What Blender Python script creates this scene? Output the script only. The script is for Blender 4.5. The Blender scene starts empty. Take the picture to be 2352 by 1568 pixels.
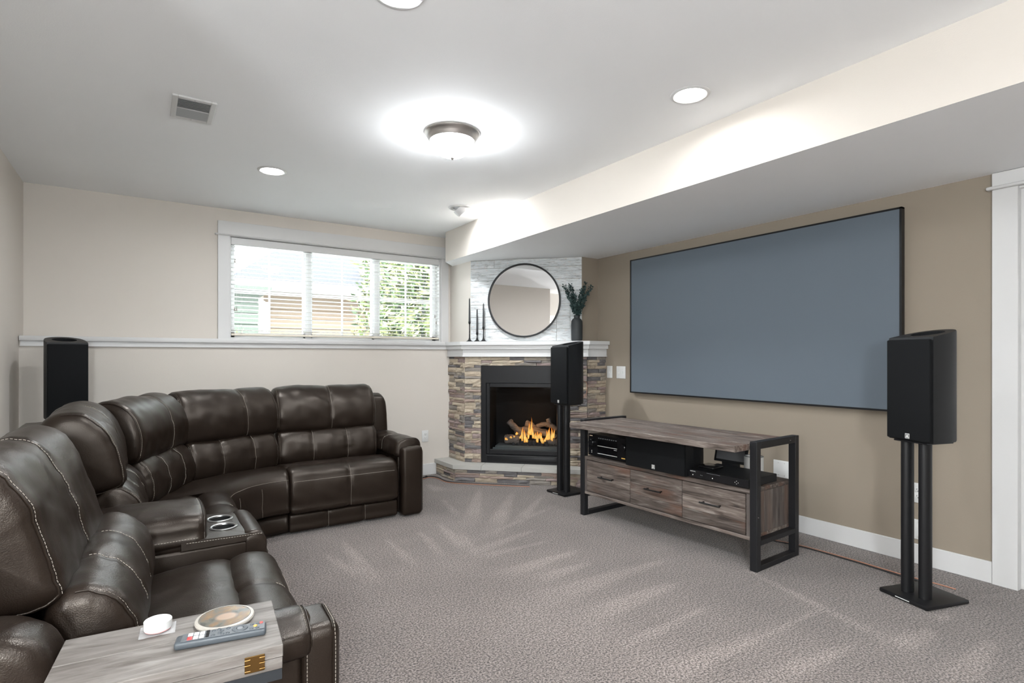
import bpy, bmesh, math, random
from mathutils import Vector, Matrix, noise
from mathutils.geometry import delaunay_2d_cdt

scene = bpy.context.scene
COL = scene.collection
R = math.radians
PI = math.pi

# ------------------------------------------------------------------ camera
cam_d = bpy.data.cameras.new('camera')
cam = bpy.data.objects.new('camera', cam_d)
COL.objects.link(cam)
cam.location = (0, 0, 1.184)
cam.rotation_euler = (R(90), 0, R(-33.75))
cam_d.sensor_fit = 'HORIZONTAL'
cam_d.sensor_width = 36
cam_d.lens = 36 * 1269 / 2352
cam_d.shift_y = 35 / 2352
cam_d.clip_start = 0.02
scene.camera = cam

# ------------------------------------------------------------------ world, exposure
world = bpy.data.worlds.new('sky')
scene.world = world
world.use_nodes = True
bg = world.node_tree.nodes['Background']
bg.inputs[0].default_value = (0.90, 0.95, 1.0, 1)
bg.inputs[1].default_value = 3.1
sun_d = bpy.data.lights.new('sun', 'SUN')
sun_d.energy = 3.6
sun_d.angle = R(25)
sun = bpy.data.objects.new('sun', sun_d)
sun.rotation_euler = (R(38), 0, R(-25))
COL.objects.link(sun)
scene.view_settings.view_transform = 'Standard'
scene.view_settings.look = 'None'
scene.view_settings.gamma = 1
scene.view_settings.use_curve_mapping = False
scene.view_settings.exposure = 2.12
CAN_W = 4.6       # recessed ceiling cans, watts each
GLOBE_E = 50.0     # fill globes added out of view behind the viewer
DOME_E = 24.0      # flush dome light, emission of its frosted glass
GIMBAL_W = 4.0

ZC, ZS = 2.44, 2.138          # ceiling, underside of the soffit
XL, XR = -0.715, 3.695        # left wall, right wall
YW, YU = 5.085, 5.256         # lower and upper face of the window wall

# ------------------------------------------------------------------ mesh helpers
def link(o, parent=None):
    COL.objects.link(o)
    if parent is not None:
        o.parent = parent
    return o

def make(name, verts, faces, m=None, parent=None, smooth=False):
    me = bpy.data.meshes.new(name)
    me.from_pydata([tuple(v) for v in verts], [], faces)
    me.validate()
    me.update()
    if m is not None:
        me.materials.append(m)
    if smooth:
        for p in me.polygons:
            p.use_smooth = True
    return link(bpy.data.objects.new(name, me), parent)

def tag(o, label=None, cat=None, group=None, kind=None):
    if label: o['label'] = label
    if cat: o['category'] = cat
    if group: o['group'] = group
    if kind: o['kind'] = kind
    return o

def thing(name, label, cat, loc=(0, 0, 0), rz=0.0, group=None):
    o = bpy.data.objects.new(name, None)
    o.empty_display_size = 0.05
    o.location = loc
    o.rotation_euler = (0, 0, rz)
    link(o)
    return tag(o, label, cat, group)

def struct(o, label=None):
    o['kind'] = 'structure'
    if label: o['label'] = label
    return o

def copy_tree(o, parent=None):
    c = o.copy()
    COL.objects.link(c)
    c.parent = parent
    for ch in list(o.children):
        copy_tree(ch, c)
    return c

class MB:
    """collects shapes, then becomes one mesh object"""
    def __init__(s):
        s.v, s.f, s.sm = [], [], []
    def add(s, vs, fs, smooth=False):
        b = len(s.v)
        s.v += [tuple(v) for v in vs]
        s.f += [tuple(i + b for i in f) for f in fs]
        s.sm += [smooth] * len(fs)
        return s
    def box(s, x0, x1, y0, y1, z0, z1, bev=0.0, seg=2):
        if bev <= 0:
            vs = [(x, y, z) for z in (z0, z1) for y in (y0, y1) for x in (x0, x1)]
            return s.add(vs, [(0, 2, 3, 1), (4, 5, 7, 6), (0, 1, 5, 4), (2, 6, 7, 3), (0, 4, 6, 2), (1, 3, 7, 5)])
        bm = bmesh.new()
        bmesh.ops.create_cube(bm, size=1.0)
        for v in bm.verts:
            v.co = Vector(((x0 + x1) / 2 + v.co.x * (x1 - x0), (y0 + y1) / 2 + v.co.y * (y1 - y0), (z0 + z1) / 2 + v.co.z * (z1 - z0)))
        b = min(bev, 0.49 * min(x1 - x0, y1 - y0, z1 - z0))
        bmesh.ops.bevel(bm, geom=bm.edges[:], offset=b, segments=seg, profile=0.5, affect='EDGES')
        bm.verts.index_update()
        vs = [v.co.copy() for v in bm.verts]
        fs = [tuple(v.index for v in f.verts) for f in bm.faces]
        bm.free()
        return s.add(vs, fs, True if seg > 1 else False)
    def prism(s, poly, z0, z1):
        n = len(poly)
        vs = [(x, y, z0) for x, y in poly] + [(x, y, z1) for x, y in poly]
        a = sum(poly[i][0] * poly[(i + 1) % n][1] - poly[(i + 1) % n][0] * poly[i][1] for i in range(n))
        fs = [tuple(range(n)), tuple(range(2 * n - 1, n - 1, -1))] + [(i, i + n, (i + 1) % n + n, (i + 1) % n) for i in range(n)]
        if a > 0:
            fs = [tuple(reversed(f)) for f in fs]
        return s.add(vs, fs)
    def lathe(s, prof, seg=32, c=(0, 0, 0), sx=1.0, sy=1.0, smooth=True, cap=True):
        vs, fs = [], []
        if len(prof) == 2 and prof[0][0] < 1e-6:
            r, z = prof[1]
            vs = [(c[0] + r * math.cos(2 * PI * i / seg) * sx, c[1] + r * math.sin(2 * PI * i / seg) * sy, c[2] + z) for i in range(seg)]
            return s.add(vs, [tuple(range(seg))], False)
        for r, z in prof:
            for i in range(seg):
                a = 2 * PI * i / seg
                vs.append((c[0] + r * math.cos(a) * sx, c[1] + r * math.sin(a) * sy, c[2] + z))
        for j in range(len(prof) - 1):
            for i in range(seg):
                k = (i + 1) % seg
                fs.append((j * seg + i, j * seg + k, (j + 1) * seg + k, (j + 1) * seg + i))
        if cap and prof[0][0] > 1e-6:
            fs.append(tuple(reversed(range(seg))))
        if cap and prof[-1][0] > 1e-6 and len(prof) > 2:
            b = (len(prof) - 1) * seg
            fs.append(tuple(b + i for i in range(seg)))
        return s.add(vs, fs, smooth)
    def tube(s, pts, r, seg=8, cap=True):
        pts = [Vector(p) for p in pts]
        n = len(pts)
        rr = r if isinstance(r, (list, tuple)) else [r] * n
        vs, fs = [], []
        up = None
        for i, p in enumerate(pts):
            d = (pts[min(i + 1, n - 1)] - pts[max(i - 1, 0)])
            d = d.normalized() if d.length > 1e-9 else Vector((0, 0, 1))
            if up is None:
                up = Vector((0, 0, 1)) if abs(d.z) < 0.9 else Vector((1, 0, 0))
            a = d.cross(up)
            a = a.normalized() if a.length > 1e-6 else d.orthogonal().normalized()
            b = a.cross(d).normalized()
            up = b
            for k in range(seg):
                t = 2 * PI * k / seg
                vs.append(p + (a * math.cos(t) + b * math.sin(t)) * rr[i])
        for i in range(n - 1):
            for k in range(seg):
                q = (k + 1) % seg
                fs.append((i * seg + k, i * seg + q, (i + 1) * seg + q, (i + 1) * seg + k))
        if cap:
            fs.append(tuple(reversed(range(seg))))
            fs.append(tuple((n - 1) * seg + k for k in range(seg)))
        return s.add(vs, fs, True)
    def build(s, name, m=None, parent=None):
        o = make(name, s.v, s.f, m, parent)
        sm = s.sm
        if len(sm) == len(o.data.polygons):
            for p, q in zip(o.data.polygons, sm):
                p.use_smooth = q
        if any(sm) :
            try:
                o.data.set_sharp_from_angle(angle=R(40))
            except Exception:
                pass
        return o

def box(name, x0, x1, y0, y1, z0, z1, m, parent=None, bev=0.0, seg=2):
    return MB().box(x0, x1, y0, y1, z0, z1, bev, seg).build(name, m, parent)

def catmull(P, n, closed=True):
    P = [Vector(p) for p in P]
    m = len(P)
    out = []
    segs = m if closed else m - 1
    dense = []
    for i in range(segs):
        p0 = P[(i - 1) % m] if closed else P[max(i - 1, 0)]
        p1, p2 = P[i], P[(i + 1) % m]
        p3 = P[(i + 2) % m] if closed else P[min(i + 2, m - 1)]
        for k in range(24):
            t = k / 24
            dense.append(0.5 * ((2 * p1) + (p2 - p0) * t + (2 * p0 - 5 * p1 + 4 * p2 - p3) * t * t + (-p0 + 3 * p1 - 3 * p2 + p3) * t ** 3))
    dense.append(P[0].copy() if closed else P[-1].copy())
    L = [0]
    for a, b in zip(dense, dense[1:]):
        L.append(L[-1] + (b - a).length)
    j = 0
    cnt = n if closed else n - 1
    for i in range(n):
        d = L[-1] * i / cnt
        while j < len(L) - 2 and L[j + 1] < d:
            j += 1
        w = (d - L[j]) / max(L[j + 1] - L[j], 1e-9)
        out.append(dense[j].lerp(dense[j + 1], w))
    return out

# ------------------------------------------------------------------ materials
class NT:
    def __init__(s, name):
        s.m = bpy.data.materials.new(name)
        s.m.use_nodes = True
        s.t = s.m.node_tree
        s.b = s.t.nodes['Principled BSDF']
        s.out = s.t.nodes['Material Output']
    def n(s, typ, **kw):
        o = s.t.nodes.new(typ)
        for k, v in kw.items():
            setattr(o, k, v)
        return o
    def l(s, a, b):
        s.t.links.new(a, b)
    def set(s, **kw):
        for k, v in kw.items():
            key = {'col': 'Base Color', 'rough': 'Roughness', 'metal': 'Metallic', 'spec': 'Specular IOR Level', 'coat': 'Coat Weight',
                   'coatr': 'Coat Roughness', 'sheen': 'Sheen Weight', 'trans': 'Transmission Weight'}[k]
            s.b.inputs[key].default_value = (*v, 1) if isinstance(v, tuple) else v
    def coord(s, kind='Object', scale=(1, 1, 1), rot=(0, 0, 0), rnd=0.0):
        tc = s.n('ShaderNodeTexCoord')
        mp = s.n('ShaderNodeMapping')
        mp.inputs['Scale'].default_value = scale
        mp.inputs['Rotation'].default_value = rot
        s.l(tc.outputs[kind], mp.inputs['Vector'])
        if rnd:
            oi = s.n('ShaderNodeObjectInfo')
            mu = s.n('ShaderNodeMath', operation='MULTIPLY')
            mu.inputs[1].default_value = rnd
            s.l(oi.outputs['Random'], mu.inputs[0])
            s.l(mu.outputs[0], mp.inputs['Location'])
        return mp.outputs[0]
    def noise(s, vec, scale, detail=4, rough=0.55, dist=0.0):
        o = s.n('ShaderNodeTexNoise')
        o.inputs['Scale'].default_value = scale
        o.inputs['Detail'].default_value = detail
        o.inputs['Roughness'].default_value = rough
        o.inputs['Distortion'].default_value = dist
        s.l(vec, o.inputs['Vector'])
        return o.outputs['Fac']
    def ramp(s, fac, stops, interp='LINEAR'):
        o = s.n('ShaderNodeValToRGB')
        o.color_ramp.interpolation = interp
        e = o.color_ramp.elements
        while len(e) < len(stops):
            e.new(0.5)
        for q, (p, c) in zip(e, stops):
            q.position = p
            q.color = (*c, 1) if isinstance(c, tuple) else (c, c, c, 1)
        s.l(fac, o.inputs['Fac'])
        return o.outputs['Color']
    def mix(s, a, b, fac, mode='MIX'):
        o = s.n('ShaderNodeMix', data_type='RGBA', blend_type=mode)
        for sock, v in ((o.inputs[0], fac), (o.inputs[6], a), (o.inputs[7], b)):
            if isinstance(v, (int, float)):
                sock.default_value = v
            elif isinstance(v, tuple):
                sock.default_value = (*v, 1)
            else:
                s.l(v, sock)
        return o.outputs[2]
    def bump(s, h, strength=0.3, dist=0.002, normal=None):
        o = s.n('ShaderNodeBump')
        o.inputs['Strength'].default_value = strength
        o.inputs['Distance'].default_value = dist
        s.l(h, o.inputs['Height'])
        if normal is not None:
            s.l(normal, o.inputs['Normal'])
        s.l(o.outputs[0], s.b.inputs['Normal'])
        return o.outputs[0]
    def color(s, c):
        s.l(c, s.b.inputs['Base Color'])

def plain(name, col, rough=0.5, metal=0.0, spec=0.5, bump=None):
    t = NT(name)
    t.set(col=col, rough=rough, metal=metal, spec=spec)
    if bump:
        t.bump(t.noise(t.coord(), bump[0], 3), bump[1], bump[2])
    return t.m

def paint(name, col, rough=0.75):
    t = NT(name)
    v = t.coord()
    t.set(rough=rough, spec=0.3)
    t.color(t.mix(col, tuple(c * 0.96 for c in col), t.noise(v, 1.7, 3)))
    t.bump(t.noise(v, 170, 3, 0.6), 0.18, 0.002)
    return t.m

def emitter(name, col, strength):
    t = NT(name)
    t.set(col=(0.9, 0.9, 0.9), rough=0.5)
    t.b.inputs['Emission Color'].default_value = (*col, 1)
    t.b.inputs['Emission Strength'].default_value = strength
    return t.m

def leather_mat():
    t = NT('leather')
    v = t.coord()
    n1 = t.noise(v, 5, 4)
    t.color(t.mix((0.0085, 0.0054, 0.0038), (0.0155, 0.0100, 0.0072), n1))
    t.l(t.ramp(n1, [(0.3, 0.30), (0.7, 0.40)]), t.b.inputs['Roughness'])
    t.set(spec=0.42)
    t.b.inputs['Specular Tint'].default_value = (1.0, 0.88, 0.78, 1)
    vo = t.n('ShaderNodeTexVoronoi')
    vo.inputs['Scale'].default_value = 330
    t.l(v, vo.inputs['Vector'])
    b1 = t.n('ShaderNodeBump')
    b1.inputs['Strength'].default_value = 0.22
    b1.inputs['Distance'].default_value = 0.0012
    t.l(vo.outputs['Distance'], b1.inputs['Height'])
    cr = t.noise(t.coord(scale=(1, 1, 0.45)), 38, 6, 0.62, 0.6)
    t.bump(cr, 0.16, 0.003, b1.outputs[0])
    return t.m

def wood_mat(name, stops, stretch=(1.2, 14, 14), knots=True, rough=0.62, tint=0.35, patch=None):
    t = NT(name)
    v = t.coord(scale=stretch, rnd=37.0)
    g = t.noise(v, 3.2, 8, 0.62, 0.8)
    c = t.ramp(g, stops)
    oi = t.n('ShaderNodeObjectInfo')
    tone = t.ramp(oi.outputs['Random'], [(0.0, 0.62), (0.5, 0.92), (1.0, 1.2)])
    c = t.mix(c, tone, tint * 1.6 if tint * 1.6 < 1 else 1.0, 'MULTIPLY')
    if patch:
        pn = t.noise(t.coord(scale=(stretch[0] * 1.5, stretch[1] * 0.4, stretch[2] * 0.4), rnd=91.0), 1.6, 3)
        c = t.mix(c, patch, t.ramp(pn, [(0.54, 0.0), (0.72, 0.75)]))
    if knots:
        vo = t.n('ShaderNodeTexVoronoi')
        vo.inputs['Scale'].default_value = 1.3
        t.l(t.coord(scale=(stretch[0] * 2.2, stretch[1] * 0.55, stretch[2] * 0.55), rnd=11.0), vo.inputs['Vector'])
        c = t.mix(c, stops[0][1], t.ramp(vo.outputs['Distance'], [(0.03, 0.85), (0.11, 0.0)]))
    t.color(c)
    t.set(rough=rough, spec=0.3)
    t.bump(g, 0.35, 0.003)
    return t.m

def whitewash_mat():
    t = NT('whitewashed_wood')
    v = t.coord(scale=(1.4, 10, 10), rnd=53.0)
    g = t.noise(v, 3.0, 8, 0.65, 0.5)
    base = t.ramp(g, [(0.25, (0.36, 0.385, 0.395)), (0.45, (0.57, 0.60, 0.61)), (0.7, (0.70, 0.71, 0.71))])
    sc = t.noise(t.coord(scale=(4, 30, 30), rnd=17.0), 3.0, 7, 0.75)
    base = t.mix(base, (0.19, 0.19, 0.19), t.ramp(sc, [(0.51, 0.0), (0.64, 0.8)]))
    pk = t.noise(t.coord(scale=(7, 26, 26), rnd=29.0), 3.0, 5, 0.7)
    base = t.mix(base, (0.56, 0.42, 0.36), t.ramp(pk, [(0.56, 0.0), (0.70, 0.7)]))
    t.color(base)
    t.set(rough=0.7, spec=0.25)
    t.bump(g, 0.3, 0.003)
    return t.m

def stone_mat():
    t = NT('ledge_stone')
    oi = t.n('ShaderNodeObjectInfo')
    c = t.ramp(oi.outputs['Random'], [(0.0, (0.16, 0.15, 0.15)), (0.16, (0.25, 0.225, 0.20)), (0.34, (0.42, 0.35, 0.27)), (0.50, (0.34, 0.26, 0.22)),
                                      (0.64, (0.47, 0.40, 0.31)), (0.78, (0.30, 0.235, 0.22)), (0.90, (0.33, 0.29, 0.24)), (1.0, (0.20, 0.19, 0.19))], 'CONSTANT')
    g = t.noise(t.coord('Object', rnd=61.0), 3.0, 8, 0.7)
    c = t.mix(c, t.ramp(g, [(0.25, 0.55), (0.5, 1.0), (0.75, 1.35)]), 0.85, 'MULTIPLY')
    t.color(c)
    t.set(rough=0.85, spec=0.25)
    t.bump(t.noise(t.coord('Object', scale=(1, 1, 2), rnd=61.0), 7.0, 8, 0.75), 0.55, 0.006)
    return t.m

def carpet_mat():
    t = NT('carpet_pile')
    v = t.coord()
    n1 = t.noise(v, 120, 2, 0.7)
    n2 = t.noise(v, 300, 2, 0.7)
    n3 = t.noise(v, 2.2, 4, 0.6)
    base = t.ramp(n1, [(0.32, (0.020, 0.016, 0.0145)), (0.47, (0.126, 0.103, 0.092)), (0.60, (0.30, 0.253, 0.232))])
    base = t.mix(base, t.ramp(n2, [(0.3, 0.72), (0.65, 1.18)]), 0.8, 'MULTIPLY')
    base = t.mix(base, t.ramp(n3, [(0.3, 0.86), (0.7, 1.10)]), 1.0, 'MULTIPLY')
    at = t.n('ShaderNodeAttribute')
    at.attribute_name = 'pile_lay'
    lay = t.n('ShaderNodeMath', operation='MULTIPLY_ADD')
    t.l(at.outputs['Fac'], lay.inputs[0])
    lay.inputs[1].default_value = 0.42
    lay.inputs[2].default_value = 0.90
    base = t.mix(base, lay.outputs[0], 1.0, 'MULTIPLY')
    t.color(base)
    t.set(rough=0.95, spec=0.12, sheen=0.25)
    b1 = t.n('ShaderNodeBump')
    b1.inputs['Strength'].default_value = 0.8
    b1.inputs['Distance'].default_value = 0.006
    t.l(n1, b1.inputs['Height'])
    t.bump(n2, 0.4, 0.003, b1.outputs[0])
    return t.m

def glass_mat(name, tint=(1, 1, 1), refl=0.06):
    t = NT(name)
    t.t.nodes.remove(t.b)
    tr = t.n('ShaderNodeBsdfTransparent')
    tr.inputs[0].default_value = (*tint, 1)
    gl = t.n('ShaderNodeBsdfGlossy')
    gl.inputs['Roughness'].default_value = 0.03
    fr = t.n('ShaderNodeFresnel')
    fr.inputs['IOR'].default_value = 1.35
    mx = t.n('ShaderNodeMixShader')
    t.l(fr.outputs[0], mx.inputs[0])
    t.l(tr.outputs[0], mx.inputs[1])
    t.l(gl.outputs[0], mx.inputs[2])
    t.l(mx.outputs[0], t.out.inputs[0])
    return t.m

def flame_mat():
    t = NT('flame')
    t.t.nodes.remove(t.b)
    tc = t.n('ShaderNodeTexCoord')
    sp = t.n('ShaderNodeSeparateXYZ')
    t.l(tc.outputs['Generated'], sp.inputs[0])
    c = t.ramp(sp.outputs['Z'], [(0.0, (1.0, 0.42, 0.07)), (0.35, (1.0, 0.62, 0.16)), (0.75, (1.0, 0.33, 0.04)), (1.0, (0.8, 0.16, 0.02))])
    em = t.n('ShaderNodeEmission')
    em.inputs['Strength'].default_value = 0.42
    t.l(c, em.inputs['Color'])
    tr = t.n('ShaderNodeBsdfTransparent')
    mx = t.n('ShaderNodeMixShader')
    nz = t.noise(t.coord('Object', scale=(1, 1, 0.3)), 70, 3)
    t.l(t.ramp(nz, [(0.36, 0.25), (0.6, 0.95)]), mx.inputs[0])
    t.l(tr.outputs[0], mx.inputs[1])
    t.l(em.outputs[0], mx.inputs[2])
    t.l(mx.outputs[0], t.out.inputs[0])
    return t.m

def mirror_mat():
    t = NT('mirror_silver')
    t.set(col=(0.93, 0.93, 0.93), metal=1.0, rough=0.005)
    return t.m

def leaf_mat(name, a, b):
    t = NT(name)
    t.color(t.mix(a, b, t.ramp(t.noise(t.coord(), 24, 3), [(0.35, 0.0), (0.65, 1.0)])))
    t.set(rough=0.6, spec=0.3)
    return t.m

m_wall = paint('light_beige_paint', (0.60, 0.558, 0.508))
m_tan = paint('tan_accent_paint', (0.262, 0.220, 0.174))
m_ceil = paint('ceiling_white_paint', (0.90, 0.91, 0.92), 0.85)
m_trim = plain('white_trim_paint', (0.57, 0.567, 0.563), 0.38)
m_leather = leather_mat()
m_stitch = plain('tan_stitching', (0.30, 0.265, 0.225), 0.6)
m_carpet = carpet_mat()
m_stone = stone_mat()
m_mortar = plain('dark_mortar', (0.10, 0.09, 0.08), 0.95, bump=(60, 0.5, 0.004))
m_slab = plain('grey_hearth_stone', (0.42, 0.41, 0.38), 0.8, bump=(45, 0.35, 0.003))
m_black = plain('black_satin_metal', (0.008, 0.008, 0.009), 0.42, 0.0, 0.3)
m_iron = plain('black_iron_frame', (0.010, 0.010, 0.0115), 0.48, 0.0, 0.35)
m_grille = plain('black_speaker_cloth', (0.006, 0.0065, 0.0072), 0.85, 0, 0.15, bump=(900, 0.3, 0.0008))
m_cabinet = plain('black_speaker_cabinet', (0.0085, 0.009, 0.010), 0.5, 0, 0.3)
m_gloss = plain('black_gloss_plastic', (0.008, 0.008, 0.009), 0.2, 0, 0.5)
m_dark = plain('dark_cavity', (0.006, 0.006, 0.006), 0.9)
m_steel = plain('brushed_steel', (0.42, 0.42, 0.42), 0.32, 1.0)
m_nickel = plain('satin_nickel', (0.55, 0.53, 0.51), 0.34, 1.0)
m_brass = plain('antique_brass', (0.20, 0.115, 0.040), 0.35, 1.0)
m_white = plain('white_plastic', (0.62, 0.62, 0.61), 0.35)
m_grey = plain('grey_plastic', (0.17, 0.18, 0.19), 0.45)
m_mark = plain('silver_print', (0.62, 0.62, 0.60), 0.5)
m_screen = plain('blue_grey_screen', (0.102, 0.124, 0.148), 0.62, 0, 0.35, bump=(500, 0.1, 0.0006))
m_copper = plain('copper_cable', (0.42, 0.20, 0.13), 0.4, 0.2)
m_cable = plain('black_cable', (0.02, 0.018, 0.018), 0.5)
m_reclaim = wood_mat('reclaimed_wood', [(0.22, (0.020, 0.016, 0.0145)), (0.40, (0.075, 0.058, 0.049)), (0.55, (0.150, 0.122, 0.106)), (0.72, (0.30, 0.27, 0.245))], patch=(0.125, 0.060, 0.038), tint=0.6)
m_reclaim_v = wood_mat('reclaimed_wood_end', [(0.22, (0.025, 0.021, 0.020)), (0.42, (0.070, 0.057, 0.052)), (0.60, (0.110, 0.094, 0.085)), (0.78, (0.18, 0.16, 0.15))], stretch=(14, 14, 1.2), patch=(0.15, 0.09, 0.065))
m_tray = wood_mat('grey_oak', [(0.25, (0.055, 0.046, 0.040)), (0.42, (0.135, 0.120, 0.108)), (0.60, (0.205, 0.188, 0.174)), (0.78, (0.28, 0.265, 0.25))], stretch=(1.6, 13, 13), knots=False, tint=0.15, rough=0.5)
m_wash = whitewash_mat()
m_mirror = mirror_mat()
m_glass = glass_mat('window_glass', (0.97, 0.99, 0.98))
m_fglass = glass_mat('fire_glass', (0.80, 0.81, 0.82))
m_flame = flame_mat()
m_log = wood_mat('ceramic_log', [(0.25, (0.05, 0.04, 0.035)), (0.45, (0.20, 0.165, 0.14)), (0.7, (0.34, 0.29, 0.25))], stretch=(3, 14, 14), knots=False)
m_ember = plain('charcoal_ember', (0.035, 0.038, 0.042), 0.95, bump=(90, 0.8, 0.01))
m_fire_bed = plain('grey_fire_bed', (0.16, 0.185, 0.185), 0.9, bump=(120, 0.5, 0.004))
m_slat = plain('white_blind_slat', (0.86, 0.87, 0.85), 0.45)
m_vinyl = plain('white_vinyl_frame', (0.82, 0.82, 0.83), 0.35)
m_vent_dark = plain('grey_vent_fin', (0.36, 0.37, 0.37), 0.5)
m_can = emitter('lamp_lens', (1.0, 0.97, 0.92), 9.0)
m_dome = emitter('frosted_dome', (0.94, 0.975, 1.0), DOME_E)
m_vase = plain('charcoal_ceramic', (0.028, 0.032, 0.034), 0.62)
m_leaf = leaf_mat('eucalyptus_leaf', (0.012, 0.030, 0.028), (0.05, 0.085, 0.08))
m_stem = plain('dark_twig', (0.03, 0.035, 0.03), 0.7)
m_candle = plain('charcoal_wax', (0.03, 0.03, 0.032), 0.5)

# ------------------------------------------------------------------ room shell
def floor_mesh():
    x0, x1, y0, y1, st = -3.2, 3.95, -3.0, YW + 0.02, 0.03
    nx, ny = int((x1 - x0) / st), int((y1 - y0) / st)
    strokes = [[(2.528, 4.307), (2.013, 3.659), (1.994, 3.396)], [(2.709, 4.029), (1.937, 3.261), (2.099, 3.228)], [(2.855, 3.783), (2.116, 3.236), (2.436, 3.376)], [(2.683, 3.445), (1.773, 3.092), (2.025, 3.202)],
        [(2.241, 3.058), (1.735, 2.99), (1.654, 2.867)], [(2.18, 2.82), (1.749, 2.861), (1.686, 2.79)], [(2.249, 2.586), (1.731, 2.603), (1.708, 2.472)], [(2.165, 2.39), (1.833, 2.436), (1.765, 2.321)],
        [(1.568, 3.508), (1.514, 2.961), (1.472, 3.105)], [(1.33, 3.594), (1.318, 2.93), (1.268, 3.015)], [(1.066, 3.597), (1.072, 2.897), (0.977, 2.915)], [(0.905, 3.396), (1.009, 2.987), (0.933, 2.944)],
        [(1.751, 3.578), (1.702, 2.951), (1.618, 3.068)], [(1.794, 3.32), (1.689, 2.844), (1.633, 2.882)], [(2.076, 4.162), (1.995, 3.715), (1.942, 3.706)], [(2.186, 4.7), (2.276, 4.507), (2.131, 4.355)],
        [(2.566, 2.182), (1.841, 2.247), (1.709, 2.086)], [(2.37, 1.924), (1.82, 1.986), (1.728, 1.834)], [(2.253, 1.647), (1.721, 1.672), (1.701, 1.609)], [(2.769, 1.339), (2.084, 1.391), (2.067, 1.327)],
        [(2.254, 1.355), (1.734, 1.445), (1.687, 1.334)], [(2.45, 1.108), (1.831, 1.222), (1.953, 1.107)], [(2.812, 1.926), (2.636, 1.121), (2.576, 1.111)], [(2.86, 0.971), (2.558, 1.073), (2.604, 0.95)],
        [(2.965, 0.802), (2.488, 0.844), (2.576, 0.724)], [(3.085, 0.973), (2.996, 1.055), (2.98, 0.975)]]
    verts = [(x0 + (x1 - x0) * i / nx, y0 + (y1 - y0) * j / ny, 0) for j in range(ny + 1) for i in range(nx + 1)]
    faces = [(j * (nx + 1) + i, j * (nx + 1) + i + 1, (j + 1) * (nx + 1) + i + 1, (j + 1) * (nx + 1) + i) for j in range(ny) for i in range(nx)]
    # a lip under the carpet gives the floor its thickness
    o = make('floor', verts, faces, m_carpet)
    val = [0.0] * len(verts)
    for a, b, c in strokes:
        a, b, c = Vector(a), Vector(b), Vector(c)
        base = (b + c) / 2
        ax = base - a
        L = ax.length
        ax /= L
        nrm = Vector((-ax.y, ax.x))
        hw = max(abs((b - c).dot(nrm)) / 2, 0.03)
        xs = (min(a.x, b.x, c.x) - 0.2, max(a.x, b.x, c.x) + 0.2)
        ys = (min(a.y, b.y, c.y) - 0.2, max(a.y, b.y, c.y) + 0.2)
        for j in range(int((ys[0] - y0) / st), int((ys[1] - y0) / st) + 1):
            for i in range(int((xs[0] - x0) / st), int((xs[1] - x0) / st) + 1):
                k = j * (nx + 1) + i
                if k < 0 or k >= len(verts): continue
                p = Vector(verts[k][:2]) - a
                u = p.dot(ax) / L
                if u < 0 or u > 1.25: continue
                w = hw * (0.25 + 0.75 * u)
                d = abs(p.dot(nrm)) / w
                f = max(0.0, min(1.0, (1.35 - d) / 0.7)) * min(1, u * 6) * max(0, min(1, (1.25 - u) / 0.45))
                val[k] = max(val[k], f)
    at = o.data.attributes.new('pile_lay', 'FLOAT', 'POINT')
    for k, v in enumerate(verts):
        # broad sweep of lighter, brushed pile through the middle of the room
        br = 0.22 * max(0.0, 1 - abs((v[0] - 1.55) + 0.18 * (v[1] - 2.2)) / 0.75)
        at.data[k].value = min(1.0, val[k] * (0.85 + 0.3 * noise.noise(Vector((v[0] * 9, v[1] * 9, 0)))) + br)
    return struct(o)
floor_mesh()
struct(MB().box(-3.2, 3.95, -3.0, YU + 0.2, ZC, ZC + 0.12).build('ceiling', m_ceil))

# left wall, ending at an outside corner beside the camera
struct(MB().box(XL - 0.12, XL, 1.3, YU + 0.2, 0, ZC).build('wall_left', m_wall))
struct(MB().box(-3.32, -3.2, -3.0, 1.3, 0, ZC).box(-3.2, XL - 0.12, 1.3, 1.42, 0, ZC).box(-1.9, -1.3, -3.0, 1.3, 2.0, ZC).build('wall_alcove', m_wall))
struct(MB().box(-3.32, 3.95, -3.12, -3.0, 0, ZC).build('wall_rear', m_wall))

# window wall: thick lower part, thinner upper part with the window opening
WX0, WX1, WZ0, WZ1 = 0.614, 2.605, 1.345, 2.222
wb = MB()
wb.box(XL, 3.95, YW, YW + 0.35, 0, 1.296)
wb.box(XL, WX0, YU, YU + 0.18, 1.296, ZC).box(WX1, 3.95, YU, YU + 0.18, 1.296, ZC).box(WX0, WX1, YU, YU + 0.18, WZ1, ZC).box(WX0, WX1, YU, YU + 0.18, 1.296, WZ0)
struct(wb.build('wall_back', m_wall))

# right wall (tan), with the doorway near the camera
DY1 = 0.900
wr = MB()
wr.box(XR, XR + 0.25, DY1 + 0.02, YU, 0, ZC).box(XR, XR + 0.25, -0.1, DY1 + 0.02, 2.06, ZC).box(XR, XR + 0.25, -3.0, -0.1, 0, ZC)
struct(wr.build('wall_right', m_tan))

# soffit: box that runs along the right wall, cut at 45 degrees at the window
sp = [(2.54, -3.0), (2.54, 5.01), (2.725, 5.205), (2.725, 4.9), (XR, 4.9), (XR, -3.0)]
so = MB().prism(sp, ZS, ZC).build('ceiling_soffit', m_wall)
so.data.materials.append(m_ceil)
for p in so.data.polygons:
    if p.normal.z < -0.5: p.material_index = 1
struct(so)

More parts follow.
